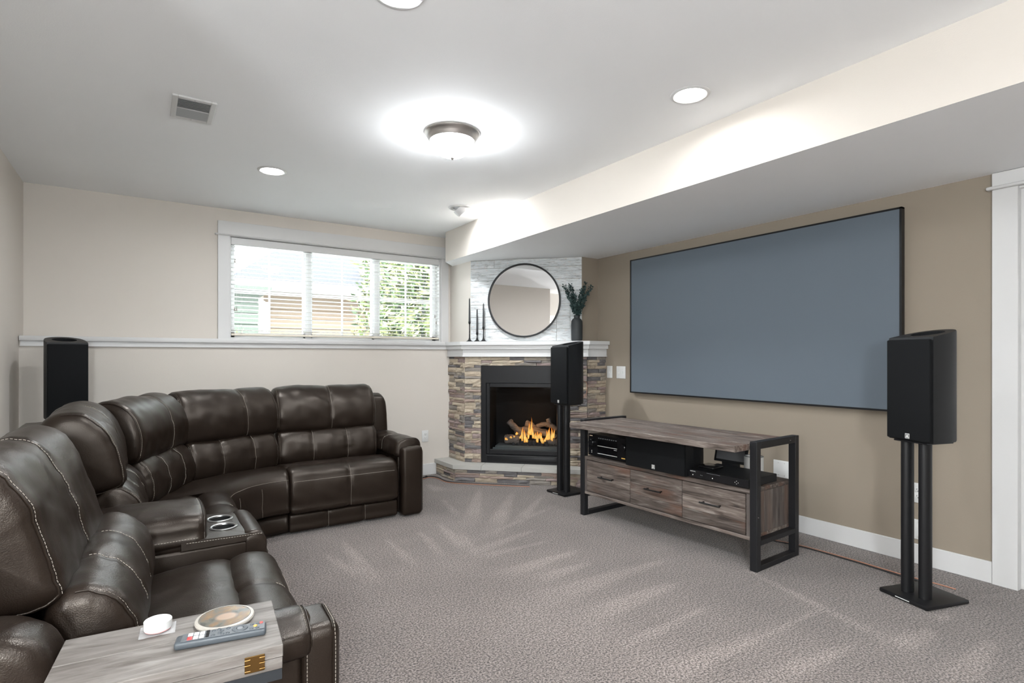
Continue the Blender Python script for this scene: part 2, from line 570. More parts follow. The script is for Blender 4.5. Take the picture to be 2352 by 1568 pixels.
# chimney breast above the mantel
CH = [(2.72, YU), (2.72, 4.81), (3.49, 4.02), (XR, 4.02)]
cb = MB().prism(CH + [(XR, YU)], 1.30, ZS).build('wall_chimney', m_wall)
cb.data.materials.append(m_tan)
for p in cb.data.polygons:
    if p.normal.y < -0.9 and p.center.x > 3.45: p.material_index = 1
struct(cb)

# whitewashed planks on the diagonal face
random.seed(5)
FN = Vector((-0.79, -0.77, 0)).normalized()
FT = Vector((0.77, -0.79, 0)).normalized()
f0 = Vector((2.72, 4.81, 0)) + FN * 0.001
FL = (Vector((3.49, 4.02, 0)) - Vector((2.72, 4.81, 0))).length
zz = 1.335
row = 0
while zz < ZS - 0.02:
    h = min(0.120, ZS - 0.002 - zz)
    cuts = [0.0] + sorted(random.sample([0.22, 0.35, 0.5, 0.62, 0.78, 0.9], 1 + row % 2)) + [1.0]
    for a, b in zip(cuts, cuts[1:]):
        x0, x1 = a * FL + 0.0014, b * FL - 0.0014
        th = 0.011 + random.uniform(-0.002, 0.002)
        mb = MB().box(-(x1 - x0) / 2, (x1 - x0) / 2, -th, 0, 0.0014, h - 0.0014, 0.0016, 1)
        o = mb.build('plank', m_wash, cb)
        o.location = f0 + FT * ((x0 + x1) / 2) + Vector((0, 0, zz))
        o.rotation_euler = (0, 0, R(-45.7))
    zz += h
    row += 1

# ledge trim on the window wall
lt = MB()
lt.box(XL + 0.004, 2.60, 5.052, YU, 1.296, 1.331, 0.004, 2)
lt.box(XL + 0.008, 2.62, 5.070, YW + 0.001, 1.259, 1.2965)
struct(lt.build('trim_1', m_trim))

# baseboards
struct(MB().box(XR - 0.014, XR, 1.004, 3.76, 0, 0.113, 0.003, 1).build('baseboard_right', m_trim))
struct(MB().box(XL, 2.47, YW - 0.014, YW, 0, 0.113, 0.003, 1).build('baseboard_back', m_trim))
struct(MB().box(XL, XL + 0.014, 1.3, YW - 0.014, 0, 0.113, 0.003, 1).build('baseboard_left', m_trim))

# doorway casing and closed door
dc = MB()
dc.box(XR - 0.02, XR, DY1, 1.004, 0, 2.05, 0.002, 1)
dc.box(XR - 0.022, XR, -0.2, 1.004, 2.065, ZS - 0.002, 0.002, 1)
dc.box(XR - 0.042, XR - 0.0, -0.2, 1.025, 2.048, 2.066, 0.008, 3)
dc.box(XR, XR + 0.16, DY1, DY1 + 0.02, 0, 2.05)
dc.box(XR + 0.03, XR + 0.045, DY1 - 0.014, DY1, 0, 2.05)
dc.box(XR, XR + 0.16, -0.1, DY1 + 0.02, 2.04, 2.06)
struct(dc.build('trim_2', m_trim))
dr = struct(MB().box(XR + 0.10, XR + 0.14, -0.1, DY1, 0.01, 2.04).build('door_1', m_trim))
for z0, z1 in ((0.25, 0.95), (1.1, 1.85)):
    box('door_panel', XR + 0.092, XR + 0.1, 0.08, 0.74, z0, z1, m_trim, dr, 0.006)

# ------------------------------------------------------------------ window
win = struct(thing('window_1', None, None, ((WX0 + WX1) / 2, YU, WZ0)))
for k in ('label', 'category'):
    if k in win: del win[k]
def wpart(name, x0, x1, y0, y1, z0, z1, m=m_trim, bev=0.002, par=None):
    cx, cz = (WX0 + WX1) / 2, WZ0
    return box(name, x0 - cx, x1 - cx, y0 - YU, y1 - YU, z0 - cz, z1 - cz, m, par or win, bev, 1)
wpart('casing', WX0 - 0.089, WX0, YU - 0.019, YU, 1.331, 2.214)
wpart('casing', WX1, WX1 + 0.087, YU - 0.019, YU, 1.331, 2.214)
wpart('head_casing', WX0 - 0.089, WX1 + 0.087, YU - 0.021, YU, 2.224, 2.334)
wpart('head_fillet', WX0 - 0.112, WX1 + 0.09, YU - 0.036, YU, 2.211, 2.225, m_trim, 0.006)
wpart('jamb', WX0 - 0.001, WX0 + 0.012, YU, YU + 0.15, WZ0, WZ1)
wpart('jamb', WX1 - 0.012, WX1 + 0.001, YU, YU + 0.15, WZ0, WZ1)
wpart('window_sill', WX0, WX1, YU - 0.01, YU + 0.15, WZ0 - 0.014, WZ0 + 0.006)
wpart('head_jamb', WX0, WX1, YU, YU + 0.15, WZ1 - 0.012, WZ1)
GY = YU + 0.12
third = (WX1 - WX0 - 0.02) / 3
for i in range(3):
    x0 = WX0 + 0.012 + i * third
    x1 = x0 + third - 0.004
    fw = 0.038
    fr = MB()
    ox, oz = (WX0 + WX1) / 2, WZ0
    for (a, b, c, d) in ((x0, x0 + fw, WZ0 + 0.006, WZ1 - 0.012), (x1 - fw, x1, WZ0 + 0.006, WZ1 - 0.012), (x0, x1, WZ0 + 0.006, WZ0 + 0.05), (x0, x1, WZ1 - 0.055, WZ1 - 0.012)):
        fr.box(a - ox, b - ox, 0.095, 0.15, c - oz, d - oz)
    sash = fr.build('sash_frame', m_vinyl, win)
    cxm, czm = (x0 + x1) / 2, (WZ0 + WZ1) / 2 - 0.02
    MB().box(cxm - 0.008 - ox, cxm + 0.008 - ox, 0.118, 0.128, WZ0 + 0.05 - oz, WZ1 - 0.055 - oz).box(x0 + fw - ox, x1 - fw - ox, 0.117, 0.127, czm - 0.008 - oz, czm + 0.008 - oz).build('muntin', m_vinyl, sash)
    MB().box(x0 + fw - ox, x1 - fw - ox, 0.121, 0.125, WZ0 + 0.05 - oz, WZ1 - 0.055 - oz).build('pane', m_glass, sash)
wpart('mullion', WX0 + 0.012 + third - 0.028, WX0 + 0.012 + third + 0.024, YU + 0.07, YU + 0.15, WZ0, WZ1, m_vinyl)
wpart('mullion', WX0 + 0.012 + 2 * third - 0.028, WX0 + 0.012 + 2 * third + 0.024, YU + 0.07, YU + 0.15, WZ0, WZ1, m_vinyl)

# venetian blind
BL = thing('window_blind', 'white horizontal slat blind hanging open inside the window frame', 'blind', ((WX0 + WX1) / 2, YU + 0.03, 1.365))
bw = (WX1 - WX0) / 2 - 0.014
def bz(z): return z - 1.365
box('headrail', -bw - 0.001, bw + 0.001, -0.028, 0.028, bz(2.145), bz(2.207), m_trim, BL, 0.003, 1)
box('bottom_rail', -bw, bw, -0.024, 0.024, bz(1.366), bz(1.384), plain('cream_bottom_rail', (0.72, 0.66, 0.56), 0.5), BL, 0.004, 1)
NS = 21
slat = None
for i in range(NS):
    z = 1.412 + i * (2.132 - 1.412) / (NS - 1)
    if slat is None:
        vs, fs = [], []
        for x in (-bw, bw):
            for k in range(7):
                y = -0.024 + 0.048 * k / 6
                zc = 0.0028 * (1 - (y / 0.024) ** 2)
                vs.append((x, y, zc + 0.0011)); vs.append((x, y, zc - 0.0011))
        for k in range(6):
            a, b = 2 * k, 14 + 2 * k
            fs += [(a, a + 2, b + 2, b), (a + 1, b + 1, b + 3, a + 3)]
        fs += [(0, 14, 15, 1), (12, 13, 27, 26), tuple([0, 1, 3, 5, 7, 9, 11, 13, 12, 10, 8, 6, 4, 2]), tuple([14, 16, 18, 20, 22, 24, 26, 27, 25, 23, 21, 19, 17, 15])]
        slat = make('slat', vs, fs, m_slat, BL)
        o = slat
    else:
        o = slat.copy(); link(o, BL)
    o.location = (0, 0, bz(z))
    o.rotation_euler = (R(-4), 0, 0)
for x in (-0.9, -0.33, 0.33, 0.9):
    mb = MB()
    for y in (-0.0255, 0.0255):
        mb.tube([(x, y, bz(1.38)), (x, y, bz(2.15))], 0.0007, 5)
    mb.build('ladder_cord', m_white, BL)
for x, z in ((-0.953, 2.02), (-0.956, 1.605), (-0.941, 1.605), (0.93, 1.62), (0.945, 1.555)):
    MB().tube([(x, -0.034, bz(z)), (x, -0.032, bz(2.15))], 0.0008, 5).build('pull_cord', m_white, BL)
    MB().lathe([(0.002, 0.032), (0.004, 0.028), (0.004, 0.02), (0.0065, 0.0), (0.0, 0.0)], 10, (x, -0.034, bz(z) - 0.03)).build('cord_tassel', plain('taupe_tassel', (0.36, 0.32, 0.29), 0.5), BL)

# ------------------------------------------------------------------ outside
m_siding = plain('tan_siding', (0.17, 0.130, 0.095), 0.8)
m_siding2 = plain('sage_siding', (0.052, 0.064, 0.052), 0.8)
m_roof = plain('grey_shingle', (0.021, 0.023, 0.029), 0.9, bump=(30, 0.6, 0.02))
g = struct(MB().box(-12, 22, YU + 0.4, 40, 1.05, 1.17).build('ground_outside', plain('pale_bounce_ground', (0.72, 0.72, 0.71), 0.9, bump=(20, 0.6, 0.03))))  # ground surface is out of view, kept pale to bounce daylight onto the ceiling
hs = thing('neighbor_house', 'tan neighbouring house with grey shingle roof seen through the blinds', 'house', (4.5, 13.0, 1.17))
box('wall', -2.3, 7.0, 0.0, 6.0, 0.0, 1.55, m_siding, hs)
for k in range(7):
    box('siding_board', -2.32, 7.0, -0.02, 0.0, 0.02 + k * 0.21, 0.21 + k * 0.21, m_siding, hs)
rf = MB()
rf.add([(-3.1, -0.5, 1.6), (7.5, -0.5, 1.6), (7.5, 4.0, 3.6), (-0.6, 4.0, 3.6), (-3.1, 6.5, 1.6)], [(0, 1, 2, 3), (0, 3, 4)])
rf.add([(-3.1, -0.5, 1.52), (7.5, -0.5, 1.52), (7.5, 4.0, 3.5), (-0.6, 4.0, 3.5), (-3.1, 6.5, 1.52)], [(3, 2, 1, 0), (4, 3, 0)])
rf.build('roof', m_roof, hs)
box('fascia', -3.12, 7.5, -0.54, -0.48, 1.42, 1.62, m_trim, hs)
box('garage_door', 0.7, 5.0, -0.06, -0.0, 0.0, 0.85, m_trim, hs)
MB().tube([(-2.9, -0.55, 1.45), (-2.3, -0.1, 1.15), (-2.3, -0.06, 0.0)], 0.06, 8).build('downspout', m_trim, hs)
hs2 = thing('garden_shed', 'sage green shed wall standing left of the tan house outside', 'shed', (0.9, 11.0, 1.17))
box('wall', -1.4, 0.85, 0, 1.2, 0, 1.2, m_siding2, hs2)
for k in range(6):
    box('siding_board', -1.41, 0.86, -0.02, 0.0, 0.01 + k * 0.2, 0.19 + k * 0.2, m_siding2, hs2)
box('roof', -1.6, 1.05, -0.25, 1.5, 1.2, 1.28, m_siding2, hs2)

def leafy(name, label, cat, loc, n, rx, ry, h, size, mats, seed, z0=0.0, group=None, up=0.3):
    rnd = random.Random(seed)
    t = thing(name, label, cat, loc, 0, group)
    for mi, m in enumerate(mats):
        vs, fs = [], []
        for k in range(n // len(mats)):
            a = rnd.uniform(0, 2 * PI); q = math.sqrt(rnd.random())
            z = z0 + rnd.random() * h
            sh = 1 - 0.35 * (z / max(h, 0.01)) ** 2
            p = Vector((rx * q * math.cos(a) * sh, ry * q * math.sin(a) * sh, z))
            d = Vector((rnd.gauss(0, 1), rnd.gauss(0, 1), rnd.gauss(up, 0.7))).normalized()
            s_ = d.orthogonal().normalized()
            s_ = (Matrix.Rotation(rnd.uniform(0, 6.28), 3, d) @ s_)
            L = size * rnd.uniform(0.6, 1.3); w = L * 0.13
            b = len(vs)
            vs += [p, p + d * L * 0.45 + s_ * w, p + d * L, p + d * L * 0.45 - s_ * w]
            fs.append((b, b + 1, b + 2, b + 3))
        o = make('foliage', vs, fs, m, t)
        o['kind'] = 'stuff'
    mb = MB()
    for k in range(7):
        a = rnd.uniform(0, 6.28); q = rnd.uniform(0.1, 0.5)
        mb2 = MB().tube([(rx * q * math.cos(a), ry * q * math.sin(a), 0), (rx * q * 1.3 * math.cos(a), ry * q * 1.3 * math.sin(a), h * 0.9)], 0.012, 6)
        mb2.build('stem', m_stem, t)
    return t
lm1 = leaf_mat('bamboo_leaf_green', (0.090, 0.130, 0.045), (0.145, 0.18, 0.072))
lm2 = leaf_mat('bamboo_leaf_yellow', (0.20, 0.19, 0.095), (0.16, 0.18, 0.078))
lm3 = leaf_mat('bamboo_leaf_dark', (0.03, 0.05, 0.024), (0.06, 0.09, 0.042))
leafy('bamboo_shrub', 'tall bushy green bamboo filling the right window pane', 'shrub', (3.55, 8.3, 1.17), 7000, 0.85, 0.9, 2.6, 0.16, [lm1, lm2, lm3], 3)
leafy('grass_clump', 'small tuft of long grass below the left window pane', 'grass', (1.05, 6.6, 1.17), 60, 0.4, 0.15, 0.12, 0.20, [lm1], 8, up=1.5)
leafy('grass_clump', 'small tuft of long grass below the middle window pane', 'grass', (2.1, 6.7, 1.17), 60, 0.5, 0.15, 0.10, 0.18, [lm1], 9, up=1.5)
struct(MB().box(4.55, 4.75, 7.0, 30, 1.17, 3.4).build('wall_outside', plain('weathered_fence', (0.30, 0.26, 0.24), 0.9)))

# ------------------------------------------------------------------ lamps
def lamp_area(name, loc, size, power, spread=170, rot=(0, 0, 0), col=(0.93, 0.97, 1.0)):
    d = bpy.data.lights.new(name, 'AREA')
    d.shape = 'DISK'
    d.size = size
    d.energy = power
    d.color = col
    d.spread = R(spread)
    o = bpy.data.objects.new(name, d)
    o.location = loc
    o.rotation_euler = rot
    return link(o)

def can_light(x, y, label, power=CAN_W):
    t = thing('recessed_light', label, 'ceiling light', (x, y, ZC), 0, 'recessed ceiling cans')
    MB().lathe([(0.072, 0.0), (0.072, -0.004), (0.078, -0.007), (0.090, -0.004), (0.093, 0.0)], 40, cap=False).build('trim_ring', m_trim, t)
    MB().lathe([(0.0, -0.0035), (0.0725, -0.0035)], 40).build('lens', m_can, t)
    l = lamp_area('can_lamp', (0, 0, -0.012), 0.12, power)
    l.parent = t
can_light(0.726, 4.004, 'glowing round recessed light above the corner of the leather sectional', CAN_W * 0.75)
can_light(2.181, 1.728, 'glowing round recessed light in the ceiling nearest the soffit', CAN_W * 0.36)
can_light(0.731, 1.80, 'recessed light cut off by the top edge of the picture')
for x, y, w in ((0.73, -0.4, 'just behind the viewer'), (0.73, -2.2, 'at the rear wall'), (-2.2, -0.5, 'over the alcove')):  # extra cans added out of view for fill light
    can_light(x, y, 'added unseen recessed fill light in the ceiling ' + w)

gt = thing('gimbal_light', 'tilted eyeball spotlight in the ceiling near the window', 'ceiling light', (2.229, 4.116, ZC))
MB().lathe([(0.062, 0.0), (0.062, -0.006), (0.085, -0.010), (0.100, -0.005), (0.102, 0.0)], 40, cap=False).build('trim_ring', m_trim, gt)
eb = MB().lathe([(0.066, 0.012), (0.066, 0.0), (0.060, -0.035), (0.052, -0.046), (0.046, -0.046), (0.044, -0.030), (0.0, -0.030)], 36).build('eyeball', m_trim, gt)
eb.rotation_euler = (R(-10), R(-42), 0)
eb.location = (0, 0, -0.004)
MB().lathe([(0.0, -0.0315), (0.044, -0.0315)], 30).build('lens', m_can, eb)
l = lamp_area('gimbal_lamp', (0, 0, -0.05), 0.08, GIMBAL_W, 150)
l.parent = eb

dt = thing('flush_dome_light', 'frosted glass dome light with nickel rim in the middle of the ceiling', 'ceiling light', (1.444, 2.764, ZC))
MB().lathe([(0.150, 0.0), (0.155, -0.008), (0.152, -0.014), (0.146, -0.018), (0.138, -0.034), (0.128, -0.050), (0.121, -0.052), (0.121, -0.040)], 56, cap=False).build('rim', m_nickel, dt)
dp = [(0.1215, -0.045)] + [(0.1215 * math.cos(a), -0.050 - 0.088 * math.sin(a)) for a in [R(x) for x in range(6, 90, 7)]] + [(0.0, -0.138)]
MB().lathe(dp, 48).build('dome', m_dome, dt)
MB().lathe([(0.0, -0.134), (0.010, -0.136), (0.011, -0.142), (0.006, -0.150), (0.0, -0.154)], 20).build('finial', m_nickel, dt)
# unseen globe lamps, added in the rear half to lift the fill light
m_globe = emitter('fill_globe', (0.91, 0.965, 1.0), GLOBE_E)
for x, y, w in ((-0.5, -1.1, 'behind the near recliner'), (-2.3, -0.6, 'in the alcove left of the room')):
    t = thing('added_fill_globe', f'added unseen globe fill lamp standing {w}', 'fill lamp', (x, y, 0))
    MB().lathe([(0.0, 0.0), (0.15, 0.0), (0.15, 0.012), (0.02, 0.03), (0.0, 0.03)], 32).build('base', m_black, t)
    MB().tube([(0, 0, 0.02), (0, 0, 1.36)], 0.011, 12).build('pole', m_black, t)
    MB().lathe([(0.0, 1.36)] + [(0.17 * math.sin(R(a)), 1.53 - 0.17 * math.cos(R(a))) for a in range(10, 180, 10)] + [(0.0, 1.70)], 32).build('globe', m_globe, t)

# ceiling vent
vt = thing('ceiling_vent', 'white rectangular air vent with grey louvres in the ceiling', 'vent', (0.212, 3.228, ZC))
vb = MB()
for a in ((-0.095, -0.07, -0.142, 0.142), (0.07, 0.095, -0.142, 0.142), (-0.07, 0.07, -0.142, -0.117), (-0.07, 0.07, 0.117, 0.142)):
    vb.box(a[0], a[1], a[2], a[3], -0.009, 0.0, 0.002, 1)
vb.build('frame', m_trim, vt)
box('backing', -0.07, 0.07, -0.117, 0.117, -0.001, 0.0, m_vent_dark, vt)
for k in range(16):
    y = -0.110 + k * 0.0147
    o = box('louvre', -0.07, 0.07, -0.006, 0.006, -0.0006, 0.0006, m_vent_dark, vt)
    o.location = (0, y, -0.005)
    o.rotation_euler = (R(40 if k < 8 else -40), 0, 0)
box('centre_bar', -0.07, 0.07, -0.003, 0.003, -0.009, -0.001, m_trim, vt)
for y in (-0.129, 0.129):
    MB().lathe([(0.0, -0.0105), (0.003, -0.010), (0.004, -0.009)], 10, (0.0, y, 0)).build('screw', m_steel, vt)

# ------------------------------------------------------------------ projection screen
sc = thing('projection_screen', 'large blue grey projection screen with thin black frame on tan wall', 'screen', (3.645, 2.474, 0.862))
hw, hh = 1.07, 1.190
box('screen_surface', 0.004, 0.02, -hw + 0.008, hw - 0.008, 0.008, hh - 0.008, m_screen, sc)
fb = MB()
for a in ((-hw, -hw + 0.011, 0, hh), (hw - 0.011, hw, 0, hh), (-hw, hw, 0, 0.011), (-hw, hw, hh - 0.011, hh)):
    fb.box(0.0, 0.040, a[0], a[1], a[2], a[3])
fb.build('frame', m_black, sc)
for y in (-0.8, 0.8):
    box('wall_bracket', 0.02, 0.05, y - 0.05, y + 0.05, hh - 0.14, hh - 0.06, m_black, sc)

# ------------------------------------------------------------------ wall plates
def plate(name, label, loc, rz, w, h, kind):
    t = thing(name, label, 'wall plate', loc, rz)
    box('plate', -w / 2, w / 2, -0.006, 0.0, -h / 2, h / 2, m_white, t, 0.003, 2)
    if kind == 'switch':
        n = max(1, round(w / 0.058) if w > 0.09 else 1)
        for i in range(n):
            x = (i - (n - 1) / 2) * 0.046
            box('toggle', x - 0.005, x + 0.005, -0.012, -0.005, -0.014 + 0.006 * i, 0.006 + 0.006 * i, m_white, t, 0.002, 1)
            for z in (-0.03, 0.03):
                box('screw', x - 0.002, x + 0.002, -0.0068, -0.0055, z - 0.002, z + 0.002, m_nickel, t)
    elif kind == 'outlet':
        for z in (-0.019, 0.019):
            r = MB().box(-0.017, 0.017, -0.0085, -0.005, z - 0.0145, z + 0.0145, 0.003, 2).build('receptacle', m_white, t)
            for x in (-0.006, 0.006):
                box('slot', x - 0.0011, x + 0.0011, -0.0090, -0.008, z - 0.001, z + 0.007, m_dark, r)
            box('ground_hole', -0.0022, 0.0022, -0.0090, -0.008, z - 0.009, z - 0.005, m_dark, r)
    else:
        xs = (-0.023, 0.023) if w > 0.09 else (0,)
        for x in xs:
            for z in (-0.042, 0.042):
                box('screw', x - 0.0025, x + 0.0025, -0.0072, -0.0055, z - 0.0025, z + 0.0025, m_nickel, t)
    return t
plate('light_switch', 'single white light switch right beside the fireplace stone', (XR, 3.853, 1.040), R(-90), 0.07, 0.114, 'switch')
plate('light_switch', 'double white light switch next to the screen corner', (XR, 3.703, 1.0385), R(-90), 0.115, 0.114, 'switch')
plate('blank_plate', 'square white blank wall plate behind the media console', (XR, 2.152, 0.4035), R(-90), 0.118, 0.118, 'blank')
plate('wall_outlet', 'white duplex outlet behind the right speaker stand', (XR, 1.337, 0.404), R(-90), 0.07, 0.114, 'outlet')
plate('blank_plate', 'narrow white blank plate low behind the right speaker stand', (XR, 1.337, 0.195), R(-90), 0.07, 0.114, 'blank')
plate('wall_outlet', 'white duplex outlet on beige wall between recliner and fireplace', (2.349, YW, 0.390), 0, 0.07, 0.114, 'outlet')
# ------------------------------------------------------------------ corner fireplace
FP = thing('corner_fireplace', 'corner gas fireplace faced in stacked ledge stone with white mantel', 'fireplace', (3.05, 4.345, 0), R(-45))
def fbox(name, x0, x1, y0, y1, z0, z1, m, bev=0.0, par=None):
    return box(name, x0, x1, y0, y1, z0, z1, m, par or FP, bev, 2)
core = MB()
core.prism([(-0.594, 0.004), (-0.431, 0.004), (-0.431, 0.30), (-0.70, 0.355), (-0.818, 0.226)], 0.0, 1.184)
core.prism([(0.431, 0.004), (0.594, 0.004), (0.750, 0.158), (0.70, 0.355), (0.431, 0.30)], 0.0, 1.184)
core.box(-0.431, 0.431, 0.004, 0.30, 1.097, 1.184)
core.prism([(-0.645, -0.152), (0.645, -0.152), (0.815, 0.02), (0.6, 0.05), (-0.6, 0.05), (-0.93, 0.12)], 0.0, 0.116)
core = core.build('stone_facing', m_mortar, FP)

rs = random.Random(21)
templates = []
for k in range(18):
    vs, fs = [], []
    nx, nz = 4, 3
    for j in range(nz):
        for i in range(nx):
            ex = -0.5 + i / (nx - 1); ez = -0.5 + j / (nz - 1)
            edge = (i in (0, nx - 1)) or (j in (0, nz - 1))
            y = -1 + (rs.uniform(0.12, 0.4) if edge else rs.uniform(-0.1, 0.12))
            vs.append((ex + (rs.uniform(-0.03, 0.03) if 0 < i < nx - 1 else rs.uniform(-0.012, 0.012)), y, ez + (rs.uniform(-0.1, 0.1) if j == 1 else rs.uniform(-0.06, 0.06))))
    for j in range(nz - 1):
        for i in range(nx - 1):
            a = j * nx + i
            fs.append((a, a + 1, a + nx + 1, a + nx))
    ring = [0, 1, 2, 3, 7, 11, 10, 9, 8, 4]
    b = len(vs)
    for q in ring:
        x, y, z = vs[q]
        vs.append((x, 0.0, z))
    n = len(ring)
    for t in range(n):
        fs.append((ring[t], b + t, b + (t + 1) % n, ring[(t + 1) % n]))
    fs.append(tuple(b + t for t in range(n)))
    me = bpy.data.meshes.new('stone')
    me.from_pydata(vs, [], fs); me.validate(); me.update()
    me.materials.append(m_stone)
    templates.append(me)

def lay_stones(x, y, ang, length, z0, z1, wrange=(0.07, 0.19)):
    z = z0
    d = Vector((math.cos(ang), math.sin(ang), 0))
    while z < z1 - 0.004:
        h = rs.choice((0.019, 0.025, 0.031, 0.037, 0.048))
        if z1 - z - h < 0.018: h = z1 - z
        p = 0.0
        while p < length - 0.003:
            w = rs.uniform(*wrange)
            if length - p - w < 0.05: w = length - p
            w = min(w, length - p)
            o = bpy.data.objects.new('stone', rs.choice(templates))
            link(o, core)
            o.location = Vector((x, y, z + h / 2)) + d * (p + w / 2)
            o.rotation_euler = (0, 0, ang)
            o.scale = (w * 0.99, rs.uniform(0.012, 0.036), h * 0.93)
            p += w
        z += h
lay_stones(-0.594, 0.004, 0, 0.163, 0.154, 1.183, (0.06, 0.14))
lay_stones(0.431, 0.004, 0, 0.163, 0.154, 1.183, (0.06, 0.14))
lay_stones(-0.431, 0.004, 0, 0.862, 1.098, 1.183, (0.09, 0.22))
lay_stones(-0.594 - 0.222, 0.226, R(-45), 0.314, 0.154, 1.183, (0.09, 0.2))
lay_stones(0.594, 0.004, R(45), 0.222, 0.154, 1.183, (0.08, 0.16))
lay_stones(-0.645, -0.152, 0, 1.29, 0.0, 0.115, (0.1, 0.24))
lay_stones(-0.645 - 0.278, -0.152 + 0.278, R(-45), 0.393, 0.0, 0.115, (0.1, 0.2))
lay_stones(0.645, -0.152, R(45), 0.25, 0.0, 0.115, (0.08, 0.16))

# hearth slabs
hy = -0.187
for poly in ([(-0.661, hy), (-0.387, hy), (-0.387, 0.008), (-0.60, 0.008), (-0.82, 0.225), (-0.944, 0.096)],
             [(-0.384, hy), (-0.001, hy), (-0.001, 0.008), (-0.384, 0.008)],
             [(0.002, hy), (0.384, hy), (0.384, 0.008), (0.002, 0.008)],
             [(0.387, hy), (0.661, hy), (0.865, 0.017), (0.745, 0.15), (0.60, 0.008), (0.387, 0.008)]):
    MB().prism(poly, 0.116, 0.154).build('hearth_slab', m_slab, FP)

# mantel bands
def off_poly(d, back=True):
    k = 0.4142
    L = 0.594
    a = [(-L - 0.224 - d * 0.707, 0.224 - d * 0.707), (-L - k * d, -d), (L + k * d, -d), (L + 0.157 + d * 0.707, 0.157 - d * 0.707)]
    return a + [(0.60, 0.22), (-0.62, 0.40)]
MB().prism(off_poly(0.030), 1.184, 1.262).build('mantel_frieze', m_trim, FP)
MB().prism(off_poly(0.037), 1.184, 1.194).build('mantel_bead', m_trim, FP)
MB().prism(off_poly(0.052), 1.258, 1.298).build('mantel_apron', m_trim, FP)
MB().prism(off_poly(0.072), 1.297, 1.3315).build('mantel_shelf', m_trim, FP)

# firebox
sur = MB()
for a in ((-0.429, -0.382, 0.156, 1.095), (0.382, 0.429, 0.156, 1.095), (-0.382, 0.382, 0.931, 1.095), (-0.382, 0.382, 0.156, 0.238)):
    sur.box(a[0], a[1], -0.006, 0.02, a[2], a[3])
sur.build('surround', m_black, FP)
dfm = MB()
for a in ((-0.380, -0.345, 0.240, 0.929), (0.345, 0.380, 0.240, 0.929), (-0.345, 0.345, 0.889, 0.929), (-0.345, 0.345, 0.240, 0.285)):
    dfm.box(a[0], a[1], 0.0, 0.03, a[2], a[3], 0.003, 1)
dfm.build('glass_door_frame', m_black, FP)
fbox('lower_louvre', -0.372, 0.372, -0.010, -0.006, 0.172, 0.222, m_black, 0.003)
fbox('louvre_edge', -0.372, 0.372, -0.013, -0.006, 0.226, 0.230, plain('dark_grey_edge', (0.05, 0.05, 0.05), 0.4))
fi = MB()
fi.box(-0.36, -0.345, 0.03, 0.28, 0.24, 0.93).box(0.345, 0.36, 0.03, 0.28, 0.24, 0.93).box(-0.36, 0.36, 0.28, 0.295, 0.24, 0.93).box(-0.36, 0.36, 0.03, 0.28, 0.915, 0.93).box(-0.36, 0.36, 0.03, 0.28, 0.235, 0.25)
fi.build('firebox_liner', m_dark, FP)
fbox('glass', -0.345, 0.345, 0.012, 0.015, 0.285, 0.889, m_fglass)
fbox('burner_tray', -0.305, 0.335, 0.05, 0.235, 0.251, 0.318, m_fire_bed, 0.01)
fbox('tray_lip', -0.325, 0.34, 0.035, 0.055, 0.251, 0.300, m_fire_bed, 0.006)
def log(pts, r, seed):
    P = catmull([Vector(p) for p in pts], 14, False)
    rr = [r * (0.9 + 0.25 * noise.noise(Vector((i * 0.7, seed, 0)))) for i in range(14)]
    mb = MB().tube(P, rr, 12)
    mb.v = [tuple(Vector(v) * 1.0 + Vector((0, 0, 0.005 * noise.noise(Vector(v) * 40)))) for v in mb.v]
    return mb.build('log', m_log, FP)
log([(-0.185, 0.15, 0.545), (-0.13, 0.14, 0.49), (-0.05, 0.12, 0.43), (0.0, 0.11, 0.40)], 0.036, 1)
log([(-0.21, 0.11, 0.37), (-0.13, 0.10, 0.375), (-0.07, 0.10, 0.36)], 0.050, 2)
log([(-0.13, 0.18, 0.45), (0.05, 0.17, 0.455), (0.20, 0.16, 0.43), (0.28, 0.15, 0.385)], 0.040, 3)
log([(-0.02, 0.20, 0.52), (0.03, 0.19, 0.50), (0.10, 0.17, 0.44)], 0.040, 4)
log([(0.09, 0.20, 0.49), (0.16, 0.20, 0.515), (0.25, 0.18, 0.50), (0.29, 0.16, 0.46)], 0.028, 5)
log([(0.20, 0.20, 0.57), (0.215, 0.19, 0.53), (0.24, 0.18, 0.49)], 0.026, 6)
log([(0.18, 0.10, 0.352), (0.24, 0.10, 0.362), (0.30, 0.12, 0.352)], 0.036, 7)
for k in range(9):
    x = -0.12 + k * 0.040
    mb = MB().box(x - 0.018, x + 0.018, 0.062, 0.105, 0.315, 0.350 + 0.022 * abs(math.sin(k * 2.1)), 0.008, 2)
    mb.build('ember', m_ember, FP)
fl = [(680, 690, 630, .03), (790, 650, 590, .025), (860, 630, 580, .02), (910, 570, 500, .03), (1000, 650, 560, .02), (1045, 700, 380, .02), (1105, 730, 430, .026), (1140, 740, 600, .03), (1190, 600, 270, .022), (1252, 560, 150, .014), (1285, 640, 360, .022),
      (1330, 650, 500, .03), (1390, 720, 460, .028), (1440, 640, 490, .028), (1480, 700, 480, .022), (1510, 740, 610, .03), (1595, 690, 450, .026), (1650, 650, 370, .028), (1710, 690, 380, .026), (1752, 620, 410, .018), (1620, 660, 590, .03), (1230, 560, 400, .03), (1180, 650, 480, .02), (1560, 700, 600, .02)]
rf_ = random.Random(4)
def zf(v): return 1.184 - (940 + v / 9.8 - 819) / 1269 * 5.40
